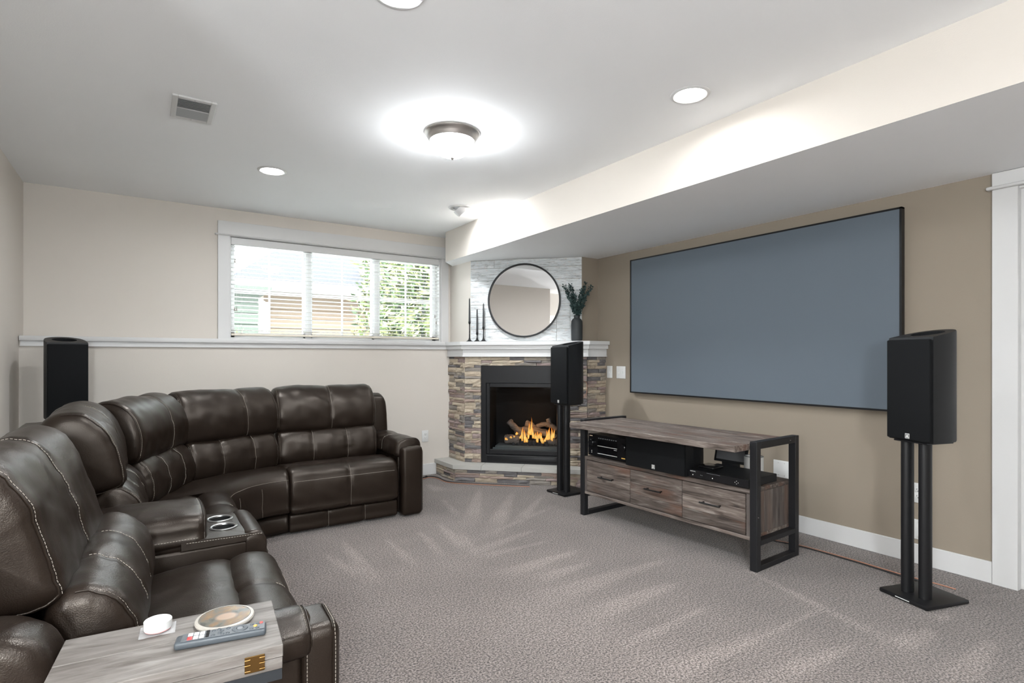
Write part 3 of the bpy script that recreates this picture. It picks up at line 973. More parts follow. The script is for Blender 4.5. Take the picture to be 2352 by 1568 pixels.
for (px, b, t, w) in fl:
    x = (px - 1127) / 2315; z0, z1 = zf(b), zf(t)
    vs, fs = [], []
    ph = rf_.uniform(0, 6)
    yb = rf_.uniform(0.055, 0.085)
    n = 9
    for i in range(n):
        u = i / (n - 1)
        hw_ = w * 0.5 * (math.sin(PI * min(1, 0.22 + u * 0.78)) ** 0.9 + 0.02) * (1 - 0.35 * u)
        cx_ = 0.007 * math.sin(ph + u * 4.5) * u
        z = z0 + (z1 - z0) * u
        for a in range(6):
            an = 2 * PI * a / 6
            vs.append((x + cx_ + hw_ * math.cos(an), yb + 0.3 * hw_ * math.sin(an), z))
    for i in range(n - 1):
        for a in range(6):
            q = (a + 1) % 6
            fs.append((i * 6 + a, i * 6 + q, (i + 1) * 6 + q, (i + 1) * 6 + a))
    make('flame', vs, fs, m_flame, FP, True)
fd = bpy.data.lights.new('fire_glow', 'POINT')
fd.energy = 0.35; fd.color = (1.0, 0.5, 0.18); fd.shadow_soft_size = 0.06
fo = link(bpy.data.objects.new('fire_glow', fd), FP)
fo.location = (0.05, 0.045, 0.56)

# ------------------------------------------------------------------ mantel things
MT = 1.3316
mi = thing('round_mirror', 'round wall mirror with thin black metal frame above the mantel', 'mirror', (3.087, 4.408, 1.7315), R(-45.7))
o = MB().lathe([(0.0, 0.010), (0.346, 0.010)], 72).build('glass', m_mirror, mi); o.rotation_euler = (R(90), 0, 0)
o = MB().lathe([(0.340, 0.0), (0.346, 0.026), (0.352, 0.028), (0.359, 0.026), (0.360, 0.0)], 72, cap=False).build('frame', m_black, mi); o.rotation_euler = (R(90), 0, 0)
o = MB().lathe([(0.0, 0.0), (0.34, 0.0), (0.34, 0.008), (0.0, 0.008)], 48).build('backing', m_black, mi); o.rotation_euler = (R(90), 0, 0)

for x, y, zt, lab in ((2.672, 4.752, 1.766, 'tallest'), (2.728, 4.700, 1.658, 'shortest'), (2.772, 4.652, 1.712, 'middle height')):
    zb = zt - 0.252
    h = zb - MT
    t = thing('candle_holder', f'{lab} slim black metal taper candle holder on the mantel', 'candle holder', (x, y, MT), 0, 'taper holders on the mantel')
    MB().lathe([(0.0, 0.0), (0.036, 0.0), (0.036, 0.003), (0.024, 0.009), (0.012, 0.020), (0.0065, 0.04), (0.005, h * 0.5), (0.0065, h * 0.52), (0.005, h * 0.56), (0.0048, h - 0.012), (0.008, h - 0.008), (0.011, h), (0.0, h)], 24).build('stand', m_black, t)
    MB().lathe([(0.0105, h), (0.0115, h + 0.002), (0.0115, h + 0.016), (0.0104, h + 0.016), (0.0102, h)], 20, cap=False).build('cup', m_black, t)
    c = thing('taper_candle', f'charcoal taper candle in the {lab} holder on the mantel', 'candle', (x, y, zb + 0.0002), 0, 'tapers on the mantel')
    MB().lathe([(0.0, 0.0), (0.0100, 0.0), (0.0098, 0.02), (0.0065, 0.235), (0.003, 0.244), (0.0, 0.245)], 16).build('wax', m_candle, c)
    MB().tube([(0, 0, 0.242), (0.001, 0, 0.252)], 0.0008, 5).build('wick', m_dark, c)

VX, VY = 3.405, 3.995
va = thing('ceramic_vase', 'charcoal bottle vase on the right end of the mantel', 'vase', (VX, VY, MT))
MB().lathe([(0.0, 0.0), (0.044, 0.0), (0.052, 0.010), (0.053, 0.06), (0.054, 0.15), (0.052, 0.185), (0.042, 0.205), (0.028, 0.216), (0.026, 0.226), (0.030, 0.240), (0.027, 0.240), (0.022, 0.224), (0.022, 0.10), (0.0, 0.10)], 40).build('body', m_vase, va)
rb = random.Random(12)
for k, (dx, dz, dy, lab) in enumerate(((-0.115, 0.275, 0.0, 'leaning farthest left'), (-0.060, 0.285, 0.03, 'second from the left'), (0.045, 0.225, -0.03, 'short and central'), (0.085, 0.300, 0.02, 'tallest, leaning right'), (0.130, 0.265, -0.02, 'leaning farthest right'), (-0.02, 0.19, -0.04, 'shortest, at the front'))):
    t = thing('eucalyptus_stem', f'dark green eucalyptus stem in the mantel vase, {lab}', 'plant', (VX, VY, MT + 0.14), R(-33.75), 'eucalyptus in the mantel vase')
    P = catmull([(0, 0, 0), (dx * 0.10, dy * 0.1, 0.095), (dx * 0.5, dy * 0.6, 0.10 + dz * 0.5), (dx, dy, 0.10 + dz)], 16, False)
    MB().tube(P, [0.002 - 0.0001 * i for i in range(16)], 5).build('twig', m_stem, t)
    vs, fs = [], []
    for i in range(5, 16):
        for q in range(15):
            c = P[i] + Vector((rb.uniform(-1, 1), rb.uniform(-1, 1), rb.uniform(-1, 1))) * 0.013
            d = Vector((rb.gauss(0, 1), rb.gauss(0, 1), rb.gauss(0.5, 0.6))).normalized()
            s_ = d.orthogonal().normalized(); s_ = Matrix.Rotation(rb.uniform(0, 6.28), 3, d) @ s_
            L = rb.uniform(0.018, 0.033) * (1.1 - 0.03 * i)
            b = len(vs)
            vs += [c, c + d * L * 0.35 + s_ * L * 0.42, c + d * L * 0.8 + s_ * L * 0.3, c + d * L, c + d * L * 0.8 - s_ * L * 0.3, c + d * L * 0.35 - s_ * L * 0.42]
            fs.append(tuple(range(b, b + 6)))
    o = make('leaves', vs, fs, m_leaf, t); o['kind'] = 'stuff'

# ------------------------------------------------------------------ speakers on stands
SH = 0.775
def build_stand():
    t = thing('speaker_stand', 'x', 'speaker stand', (0, 0, 0))
    box('base_plate', -0.1215, 0.1215, -0.1375, 0.1375, 0.002, 0.022, m_black, t, 0.006, 2)
    box('badge', -0.035, 0.035, -0.1385, -0.1372, 0.010, 0.014, m_mark, t)
    for x in (-0.044, 0.044):
        MB().lathe([(0.024, 0.0), (0.024, SH * 0.5), (0.024, SH - 0.03)], 24, (x, -0.045, 0.022), 1.0, 1.35).build('pole', m_black, t)
    box('top_plate', -0.085, 0.085, -0.085, 0.085, SH - 0.009, SH - 0.001, m_black, t, 0.002, 1)
    return t
def build_speaker():
    t = thing('loudspeaker', 'x', 'speaker', (0, 0, SH))
    half = [(0.0, 0.150), (0.045, 0.140), (0.085, 0.105), (0.105, 0.055), (0.112, 0.0), (0.112, -0.055), (0.110, -0.084)]
    plan = [(-x, y) for x, y in half[::-1]] + half[1:]
    P = catmull([(x, y, 0) for x, y in plan], 40, False)
    n = len(P)
    vs, fs = [], []
    zt = lambda y: 0.500 + (y + 0.10) / 0.25 * 0.046
    for s_, f_ in ((0.985, 0), (1.0, 0.006)):
        vs += [(p.x * s_, p.y * s_, f_) for p in P]
    for s_, f_ in ((1.0, -0.006), (0.985, 0.0)):
        vs += [(p.x * s_, p.y * s_, zt(p.y) + f_) for p in P]
    for r_ in range(3):
        for i in range(n):
            k = (i + 1) % n
            fs.append((r_ * n + i, (r_ + 1) * n + i, (r_ + 1) * n + k, r_ * n + k))
    fs.append(tuple(range(n)))
    # top with an oval recess
    ov = [(0.068 * math.cos(2 * PI * i / 36), 0.030 + 0.070 * math.sin(2 * PI * i / 36)) for i in range(36)]
    outer = [Vector((v[0], v[1])) for v in vs[3 * n:4 * n]]
    inner = [Vector(v) for v in ov]
    allp = outer + inner
    ed = [(i, (i + 1) % n) for i in range(n)] + [(n + i, n + (i + 1) % 36) for i in range(36)]
    rp, re_, rfc, a_, b_, c_ = delaunay_2d_cdt(allp, ed, [], 0, 1e-6)
    base = len(vs)
    vs += [(p.x, p.y, zt(p.y)) for p in rp]
    def inside_oval(c): return (c[0] / 0.068) ** 2 + ((c[1] - 0.030) / 0.070) ** 2 < 0.995
    def inside_outer(c):
        r_ = False
        j = n - 1
        for i in range(n):
            a, b = outer[i], outer[j]
            if (a.y > c[1]) != (b.y > c[1]) and c[0] < (b.x - a.x) * (c[1] - a.y) / (b.y - a.y) + a.x: r_ = not r_
            j = i
        return r_
    for f in rfc:
        c = (sum(rp[i].x for i in f) / len(f), sum(rp[i].y for i in f) / len(f))
        if not inside_oval(c) and inside_outer(c):
            fs.append(tuple(base + i for i in f))
    mb = MB().add(vs, fs, True)
    mb.build('cabinet', m_cabinet, t)
    rec = MB()
    rv = [(x, y, zt(y)) for x, y in ov] + [(x * 0.9, 0.030 + (y - 0.030) * 0.9, zt(y) - 0.02) for x, y in ov]
    rec.add(rv, [(i, (i + 1) % 36, 36 + (i + 1) % 36, 36 + i) for i in range(36)] + [tuple(36 + i for i in range(36))])
    rec.build('top_driver_grille', m_grille, t)
    box('grille', -0.107, 0.107, -0.104, -0.085, 0.006, 0.492, m_grille, t, 0.006, 2)
    bd = box('badge', -0.0105, 0.0105, -0.1052, -0.104, 0.012, 0.036, m_mark, t)
    box('badge_mark', -0.0085, 0.0085, -0.1056, -0.1051, 0.0140, 0.0165, m_dark, bd)
    for sx in (-1, 1):
        box('badge_mark', sx * 0.0065 - 0.0016, sx * 0.0065 + 0.0016, -0.1056, -0.1051, 0.019, 0.034, m_dark, bd)
    box('badge_mark', -0.0016, 0.0016, -0.1056, -0.1051, 0.028, 0.0345, m_dark, bd)
    return t
st0, sp0 = build_stand(), build_speaker()
def put(proto, first, loc, rz, label, group):
    o = proto if first else copy_tree(proto)
    o.location = loc; o.rotation_euler = (0, 0, rz)
    return tag(o, label, None, group)
for i, (x, y, rz, w) in enumerate(((3.19, 1.136, R(-106.7), 'right of the media console near the doorway'), (3.085, 3.745, R(-88.5), 'in front of the stone fireplace'), (-0.435, 4.775, R(14), 'in the left corner behind the sectional'))):
    put(st0, i == 0, (x, y, 0), rz, f'black twin pole speaker stand {w}', 'matching speaker stands')
    put(sp0, i == 0, (x, y, SH), rz, f'black bookshelf loudspeaker on its stand {w}', 'matching loudspeakers')

# ------------------------------------------------------------------ media console
CN = thing('media_console', 'reclaimed wood media console with black metal frame and three drawers', 'console', (2.765, 2.47, 0), R(-87.5))
HX = 0.70
for s_ in (-1, 1):
    xa, xb = (HX - 0.042, HX) if s_ > 0 else (-HX, -HX + 0.042)
    side = MB()
    side.box(xa, xb, 0.0, 0.042, 0.0, 0.715, 0.002, 1).box(xa, xb, 0.42, 0.462, 0.0, 0.715, 0.002, 1)
    side.box(xa, xb, 0.042, 0.42, 0.675, 0.715, 0.002, 1).box(xa, xb, 0.042, 0.42, 0.0, 0.03, 0.002, 1).box(xa, xb, 0.042, 0.42, 0.140, 0.168, 0.002, 1)
    side.build('side_frame', m_iron, CN)
    for y, z in ((0.36, 0.695), (0.015, 0.30)):
        MB().lathe([(0.0, 0.002), (0.004, 0.0), (0.004, -0.001)], 8).build('screw', m_nickel, CN).location = (s_ * HX, y, z)
yp = [-0.150, -0.012, 0.125, 0.270, 0.402]
for k, (a, b) in enumerate(zip(yp, yp[1:])):
    vs = MB()
    dx = (0.004, -0.002, 0.003, 0.0)[k]
    vs.box(-0.656, 0.656 + dx, a + 0.0008, b - 0.0008, 0.668, 0.703 + (0.0012 if k % 2 else 0), 0.0022, 1)
    o = vs.build('top_plank', m_reclaim, CN)
box('shelf', -0.657, 0.657, 0.004, 0.452, 0.421, 0.445, m_reclaim, CN, 0.002, 1)
box('bottom_board', -0.657, 0.657, 0.004, 0.452, 0.165, 0.185, m_reclaim, CN, 0.002, 1)
for x in (-0.657, 0.635):
    for q in range(3):
        box('side_plank', x, x + 0.022, 0.006 + q * 0.148, 0.152 + q * 0.148, 0.1855, 0.4205, m_reclaim_v, CN, 0.001, 1)
box('back_panel', -0.634, 0.634, 0.436, 0.450, 0.1855, 0.4205, m_reclaim, CN)
for i in range(3):
    x0 = -0.632 + i * 0.4213
    x1 = x0 + 0.4193
    d = box('drawer', x0 + 0.004, x1 - 0.004, 0.022, 0.40, 0.192, 0.414, m_dark, CN)
    hs_ = ((0.0, 0.34, 0.70, 1.0), (0.0, 0.30, 0.66, 1.0), (0.0, 0.30, 0.62, 1.0))[i]
    for a, b in zip(hs_, hs_[1:]):
        za, zb_ = 0.189 + 0.228 * a, 0.189 + 0.228 * b
        q = MB().box(-(x1 - x0) / 2 + 0.001, (x1 - x0) / 2 - 0.001, 0.0, 0.018, 0.0005, zb_ - za - 0.0005, 0.0012, 1).build('drawer_plank', m_reclaim, d)
        q.location = ((x0 + x1) / 2, 0.003, za)
    cxh = (x0 + x1) / 2
    hd = MB()
    hd.tube([(cxh - 0.068, -0.026, 0.318), (cxh + 0.068, -0.026, 0.318)], 0.0052, 10)
    for q in (-0.055, 0.055):
        hd.tube([(cxh + q, -0.026, 0.318), (cxh + q, 0.004, 0.318)], 0.0045, 8)
    hd.build('handle', plain('dark_steel', (0.07, 0.07, 0.07), 0.3, 1.0), d)

def on_console(name, label, cat, x, y, z, rz=0.0):
    c = CN.matrix_basis @ Vector((x, y, z)) if False else None
    a = R(-87.5)
    wx = 2.765 + x * math.cos(a) - y * math.sin(a)
    wy = 2.47 + x * math.sin(a) + y * math.cos(a)
    return thing(name, label, cat, (wx, wy, z), a + rz)
SHF = 0.4452
rv = on_console('av_receiver', 'black audio video receiver on the left of the console shelf', 'receiver', -0.44, 0.03, SHF)
box('chassis', -0.2, 0.2, 0.006, 0.36, 0.012, 0.165, m_cabinet, rv, 0.003, 1)
box('front_panel', -0.205, 0.205, 0.0, 0.008, 0.010, 0.168, m_gloss, rv, 0.002, 1)
dsp = box('display', -0.105, 0.085, -0.0012, 0.0, 0.03, 0.13, plain('display_black', (0.004, 0.004, 0.005), 0.15), rv)
for z in (0.086, 0.031):
    box('silver_line', -0.105, 0.085, -0.0026, -0.0011, z, z + 0.004, m_mark, dsp)
box('model_print', 0.055, 0.082, -0.0026, -0.0011, 0.074, 0.078, m_mark, dsp)
for x in (-0.165, 0.145):
    o = MB().lathe([(0.026, 0.0), (0.026, 0.014), (0.022, 0.018), (0.0, 0.018)], 28).build('knob', m_gloss, rv)
    o.location = (x, 0.0, 0.105); o.rotation_euler = (R(90), 0, 0)
box('brand_print', -0.188, -0.160, -0.0012, 0.0001, 0.152, 0.158, plain('warm_print', (0.75, 0.58, 0.42), 0.5), rv)
box('logo_print', 0.125, 0.160, -0.0012, 0.0001, 0.026, 0.033, plain('gold_print', (0.70, 0.42, 0.10), 0.5), rv)
for k in range(9):
    box('button', -0.10 + k * 0.021, -0.088 + k * 0.021, -0.0014, 0.0001, 0.141, 0.146, m_grey, rv)
for k in range(2):
    box('jack', -0.170, -0.164, -0.0014, 0.0001, 0.030 + k * 0.012, 0.036 + k * 0.012, m_mark, rv)
for x in (-0.16, 0.16):
    for y in (0.05, 0.31):
        MB().lathe([(0.018, 0.0), (0.018, 0.013)], 16, (x, y, 0)).build('foot', m_cabinet, rv)

cs = on_console('centre_speaker', 'wide black centre speaker under the tabletop in the middle of the console', 'speaker', 0.005, -0.02, SHF)
pl_ = [(-0.235, 0.018), (0.235, 0.018), (0.232, 0.10), (0.215, 0.20), (0.18, 0.28), (-0.18, 0.28), (-0.215, 0.20), (-0.232, 0.10)]
MB().prism(pl_, 0.0, 0.205).build('cabinet', m_cabinet, cs)
box('grille', -0.237, 0.237, 0.0, 0.0185, 0.003, 0.203, m_grille, cs, 0.005, 2)
bd = box('badge', -0.012, 0.012, -0.0014, 0.0, 0.014, 0.040, m_mark, cs)
box('badge_mark', -0.0095, 0.0095, -0.0019, -0.0013, 0.0160, 0.0186, m_dark, bd)
for sx in (-1, 1):
    box('badge_mark', sx * 0.0072 - 0.0018, sx * 0.0072 + 0.0018, -0.0019, -0.0013, 0.0215, 0.038, m_dark, bd)

bp = on_console('disc_player', 'flat black disc player on the right of the console shelf', 'disc player', 0.445, 0.015, SHF)
box('chassis', -0.196, 0.196, 0.004, 0.305, 0.004, 0.049, m_cabinet, bp, 0.002, 1)
box('front_panel', -0.198, 0.198, 0.0, 0.005, 0.003, 0.050, m_gloss, bp, 0.0015, 1)
def text(body, size, m, parent, loc):
    cu = bpy.data.curves.new('lettering', 'FONT')
    cu.body = body; cu.size = size; cu.align_x = 'CENTER'; cu.extrude = 0.0002
    cu.materials.append(m)
    tmp = bpy.data.objects.new('lettering', cu)
    COL.objects.link(tmp)
    me = bpy.data.meshes.new_from_object(tmp.evaluated_get(bpy.context.evaluated_depsgraph_get()))
    bpy.data.objects.remove(tmp)
    o = link(bpy.data.objects.new('lettering', me), parent)
    o.location = loc; o.rotation_euler = (R(90), 0, 0)
    return o
text('SAMSUNG', 0.0085, m_mark, bp, (-0.165, -0.0004, 0.0385))
text('Blu-ray', 0.006, m_grey, bp, (-0.105, -0.0004, 0.024))
box('tray_line', -0.07, 0.02, -0.0008, 0.0002, 0.044, 0.0455, m_grey, bp)
for x in (-0.165, -0.03):
    o = MB().lathe([(0.0032, 0.0), (0.0032, 0.001), (0.0, 0.001)], 12).build('indicator', m_mark, bp)
    o.location = (x, 0.0, 0.020); o.rotation_euler = (R(90), 0, 0)
for dx, dz in ((0.010, 0), (-0.010, 0), (0, 0.008), (0, -0.008)):
    o = MB().lathe([(0.0022, 0.0), (0.0022, 0.0008), (0.0, 0.0008)], 10).build('button', m_mark, bp)
    o.location = (0.125 + dx, 0.0, 0.024 + dz); o.rotation_euler = (R(90), 0, 0)

pk = on_console('streaming_box', 'small flat black box lying on top of the disc player', 'media box', 0.325, 0.13, SHF + 0.0492)
box('shell', -0.055, 0.055, -0.055, 0.055, 0.004, 0.024, m_gloss, pk, 0.009, 3)
box('foot_pad', -0.04, 0.04, -0.04, 0.04, 0.0, 0.005, m_cabinet, pk)

tb = on_console('photo_frame', 'dark framed tablet display leaning behind the disc player', 'display', 0.290, 0.405, SHF, 0.0)
fr_ = MB().box(-0.115, 0.115, -0.006, 0.006, 0.0, 0.16, 0.004, 2).build('frame', m_cabinet, tb)
fr_.location = (0, -0.012, 0.050); fr_.rotation_euler = (R(-14), 0, 0)
q = box('screen_glass', -0.098, 0.098, -0.0075, -0.0058, 0.016, 0.145, plain('grey_screen_glass', (0.10, 0.10, 0.105), 0.25), fr_)
box('base', -0.06, 0.06, -0.012, 0.012, 0.004, 0.052, m_cabinet, tb, 0.004, 2)
for x in (-0.045, 0.045):
    box('foot', x - 0.01, x + 0.01, -0.018, 0.022, 0.0, 0.006, m_cabinet, tb)

cy = on_console('white_canister', 'white cylindrical canister with dark rim behind the disc player', 'canister', 0.455, 0.392, SHF)
MB().lathe([(0.0, 0.0), (0.055, 0.0), (0.057, 0.004), (0.057, 0.112), (0.055, 0.117), (0.0505, 0.117), (0.0505, 0.10), (0.0, 0.10)], 40).build('body', m_white, cy)
MB().lathe([(0.0505, 0.116), (0.0505, 0.120), (0.0555, 0.120), (0.0568, 0.1165)], 40, cap=False).build('rim', m_grey, cy)

# cables on the carpet
def cable(name, label, pts, r, m, off=0.0):
    P = catmull([Vector(p) for p in pts], 90, False)
    P = [Vector((p.x + off, p.y + off * 0.4, p.z)) for p in P]
    o = MB().tube(P, r, 6).build(name, m)
    return tag(o, label, 'cable')
cable('speaker_cable', 'black speaker cable running from the console to the right speaker stand', [(3.25, 2.45, 0.006), (3.345, 2.06, 0.006), (3.40, 1.86, 0.006), (3.405, 1.56, 0.006), (3.39, 1.31, 0.006), (3.37, 1.20, 0.012), (3.335, 1.165, 0.026)], 0.0042, m_cable)
cable('copper_cable', 'copper coloured cable lying beside the black one near the right speaker', [(3.27, 2.45, 0.005), (3.365, 2.06, 0.005), (3.42, 1.86, 0.005), (3.43, 1.58, 0.005), (3.42, 1.33, 0.005), (3.43, 1.16, 0.005), (3.43, 1.08, 0.005)], 0.0034, m_copper)
cable('hearth_cable', 'black cable bundle on the carpet along the stone hearth', [(1.95, 4.72, 0.008), (2.10, 4.86, 0.008), (2.239, 4.935, 0.010), (2.345, 4.97, 0.009), (2.392, 4.88, 0.008), (2.405, 4.665, 0.006), (2.585, 4.445, 0.006), (2.78, 4.25, 0.006), (2.93, 4.10, 0.006)], 0.0055, m_cable)
cable('hearth_copper_cable', 'copper cable on the carpet running along the stone hearth', [(1.96, 4.69, 0.006), (2.12, 4.84, 0.006), (2.25, 4.91, 0.006), (2.33, 4.935, 0.006), (2.372, 4.86, 0.006), (2.385, 4.65, 0.005), (2.565, 4.43, 0.005), (2.76, 4.235, 0.005), (2.92, 4.08, 0.005)], 0.0035, m_copper)
MB_ = MB().tube([(2.300, 4.957, 0.010), (2.313, 4.961, 0.010)], 0.011, 10).build('cable_tie', m_dark)
tag(MB_, 'small black tie around the cable bundle near the outlet', 'cable tie')
# little loops of wire at the backs of two speakers
for nm, lab, pts in (('speaker_wire', 'thin wire looping from the back of the right speaker', [(3.318, 1.075, 0.93), (3.345, 1.068, 0.94), (3.352, 1.066, 0.90), (3.33, 1.07, 0.86), (3.30, 1.085, 0.86)]), ('speaker_wire', 'thin wire looping behind the speaker at the fireplace', [(3.22, 3.745, 0.92), (3.26, 3.74, 0.97), (3.30, 3.735, 0.94), (3.29, 3.735, 0.85), (3.22, 3.745, 0.80)])):
    cable(nm, lab, pts, 0.0022, m_copper)
# ------------------------------------------------------------------ leather sectional
def stitch_mesh(pts, name, parent, r=0.0011, dash=0.0065, gap=0.0030):
    """row of short thread dashes along a polyline"""
    mb = MB()
    L = [0.0]
    for a, b in zip(pts, pts[1:]):
        L.append(L[-1] + (b - a).length)
    def at(d):
        for i in range(len(pts) - 1):
            if L[i + 1] >= d:
                w = (d - L[i]) / max(L[i + 1] - L[i], 1e-9)
                return pts[i].lerp(pts[i + 1], w)
        return pts[-1]
    d = 0.0
    while d + dash < L[-1]:
        a, b = at(d), at(d + dash)
        mb.tube([a, b], r, 4)
        d += dash + gap
    if mb.v:
        return mb.build(name, m_stitch, parent)

def cushion(name, W, prof, parent, cx=0.0, seams=(), hs=(), r=0.04, bulge=0.010, wr=0.005, seed=0.0, puff=0.005, groove=0.0055, axis='x', NP=60, stitch_rng=None, welt=True, pucker=0.004, tip=None):
    """soft leather form: a closed (depth, height) profile swept along its width"""
    P = catmull([(0, y, z) for y, z in prof], NP)
    P = [Vector((p.y, p.z)) for p in P]
    area = sum(P[i].x * P[(i + 1) % NP].y - P[(i + 1) % NP].x * P[i].y for i in range(NP))
    if area < 0: P = P[::-1]
    c = sum(P, Vector((0, 0))) / NP
    N = []
    for i in range(NP):
        t = P[(i + 1) % NP] - P[i - 1]
        N.append(Vector((t.y, -t.x)).normalized())
    arc = [0.0]
    for i in range(NP):
        arc.append(arc[-1] + (P[(i + 1) % NP] - P[i]).length)
    Rm = sum((p - c).length for p in P) / NP
    r = min(r, W * 0.3, Rm * 0.8)
    hsi = []
    for (hy, hz) in hs:
        hsi.append(min(range(NP), key=lambda i: (P[i] - Vector((hy, hz))).length))
    edges = [-W / 2] + sorted(seams) + [W / 2]
    def disp(x, i):
        d = 0.0
        for xs in seams:
            d -= groove * math.exp(-((x - xs) / 0.010) ** 2)
        for k in hsi:
            da = abs(arc[i] - arc[k]); da = min(da, arc[-1] - da)
            d -= groove * 0.8 * math.exp(-(da / 0.010) ** 2)
        for a, b in zip(edges, edges[1:]):
            if a <= x <= b:
                u = (x - a) / (b - a)
                d += puff * (math.sqrt(max(0.0, 4 * u * (1 - u))) - 0.6)
        p = P[i]
        q = Vector((x * 5 + seed * 3.1, p.x * 5, p.y * 5))
        d += wr * noise.noise(q) + wr * 0.6 * noise.noise(q * 2.7)
        nd = min([abs(x - e) for e in edges])
        d += pucker * math.exp(-nd / 0.05) * noise.noise(Vector((x * 6 + seed, arc[i] * 42, seed)))
        # slanted creases
        d += wr * 0.45 * noise.noise(Vector((x * 9 + p.y * 16 + seed, p.y * 3 - p.x * 3, seed * 2.0)))
        return d
    st = []
    nm = max(6, int((W - 2 * r) / 0.014))
    for k in range(nm + 1):
        st.append((-(W / 2 - r) + (W - 2 * r) * k / nm, 0.0, 1.0))
    endp = []
    for k in range(1, 7):
        th = PI / 2 * k / 6
        endp.append((W / 2 - r + r * math.sin(th), r * (1 - math.cos(th)), 1.0))
    for k in (0.8, 0.55, 0.3, 0.08):
        endp.append((W / 2 + bulge * (1 - k * k), r, k))
    st = [(-x, i, k) for x, i, k in endp[::-1]] + st + endp
    vs, fs = [], []
    def out(x, y, z):
        return (cx + x, y, z) if axis == 'x' else (y, cx + x, z)
    def point(x, ins, k, i, extra=0.0):
        p = P[i] + N[i] * (disp(max(-W / 2, min(W / 2, x)), i) * k + extra)
        s_ = max(0.05, 1 - ins / Rm) * k
        p = c + (p - c) * s_
        return Vector(out(x, p.x, p.y))
    for x, ins, k in st:
        for i in range(NP):
            vs.append(point(x, ins, k, i))
    ns = len(st)
    for s_ in range(ns - 1):
        for i in range(NP):
            j = (i + 1) % NP
            fs.append((s_ * NP + i, (s_ + 1) * NP + i, (s_ + 1) * NP + j, s_ * NP + j))
    fs.append(tuple(range(NP)))
    fs.append(tuple((ns - 1) * NP + i for i in reversed(range(NP))))
    if axis == 'y':
        fs = [tuple(reversed(f)) for f in fs]
    o = make(name, vs, fs, m_leather, parent, True)
    # stitched lines
    vis = [i for i in range(NP) if (stitch_rng is None and (N[i].x < 0.35)) or (stitch_rng is not None and stitch_rng(P[i], N[i]))]
    if vis:
        # longest contiguous run
        run, best = [], []
        for i in list(range(NP)) * 2:
            if i in vis:
                run.append(i)
                if len(run) >= NP: break
            else:
                if len(run) > len(best): best = run
                run = []
        if len(run) > len(best): best = run
        for xs in seams:
            stitch_mesh([point(xs + 0.007, 0, 1, i, 0.0009) for i in best], 'stitching', o)
        if welt:
            for sg in (-1, 1):
                xx = sg * (W / 2 - r * 0.35)
                ins = r * (1 - math.sqrt(max(0, 1 - 0.65 ** 2)))
                MB().tube([point(xx, ins, 1, i, 0.0012) for i in best], 0.0021, 6).build('welt', m_leather, o)
                stitch_mesh([point(xx - sg * 0.008, ins * 0.7, 1, i, 0.0012) for i in best], 'stitching', o)
    for k in hsi:
        xs_ = [-(W / 2 - r) + (W - 2 * r) * q / 40 for q in range(41)]
        stitch_mesh([point(x, 0, 1, (k + 1) % NP, 0.0012) for x in xs_], 'stitching', o)
    return o

FOOT = [(0.004, 0.140), (-0.012, 0.20), (-0.016, 0.30), (0.000, 0.375), (0.035, 0.420), (0.095, 0.437), (0.150, 0.428), (0.178, 0.395), (0.180, 0.30), (0.178, 0.145)]
SEAT = [(0.150, 0.300), (0.152, 0.385), (0.178, 0.420), (0.260, 0.430), (0.380, 0.412), (0.520, 0.392), (0.575, 0.380), (0.580, 0.300)]
LUMB = [(0.440, 0.385), (0.405, 0.440), (0.405, 0.520), (0.440, 0.600), (0.500, 0.645), (0.560, 0.640), (0.600, 0.560), (0.600, 0.400), (0.520, 0.370)]
HEAD = [(0.480, 0.630), (0.455, 0.690), (0.455, 0.775), (0.490, 0.870), (0.550, 0.935), (0.620, 0.958), (0.690, 0.935), (0.730, 0.860), (0.735, 0.720), (0.700, 0.630), (0.580, 0.600)]
HEADN = [(0.560, 0.615), (0.562, 0.680), (0.588, 0.780), (0.618, 0.865), (0.660, 0.935), (0.715, 0.963), (0.775, 0.940), (0.820, 0.860), (0.825, 0.720), (0.790, 0.620), (0.680, 0.590)]
BACK = [(0.600, 0.060), (0.620, 0.450), (0.665, 0.800), (0.720, 0.862), (0.800, 0.872), (0.865, 0.830), (0.910, 0.500), (0.925, 0.060)]
BASEP = [(0.020, 0.018), (0.014, 0.070), (0.018, 0.128), (0.060, 0.134), (0.100, 0.120), (0.100, 0.020)]

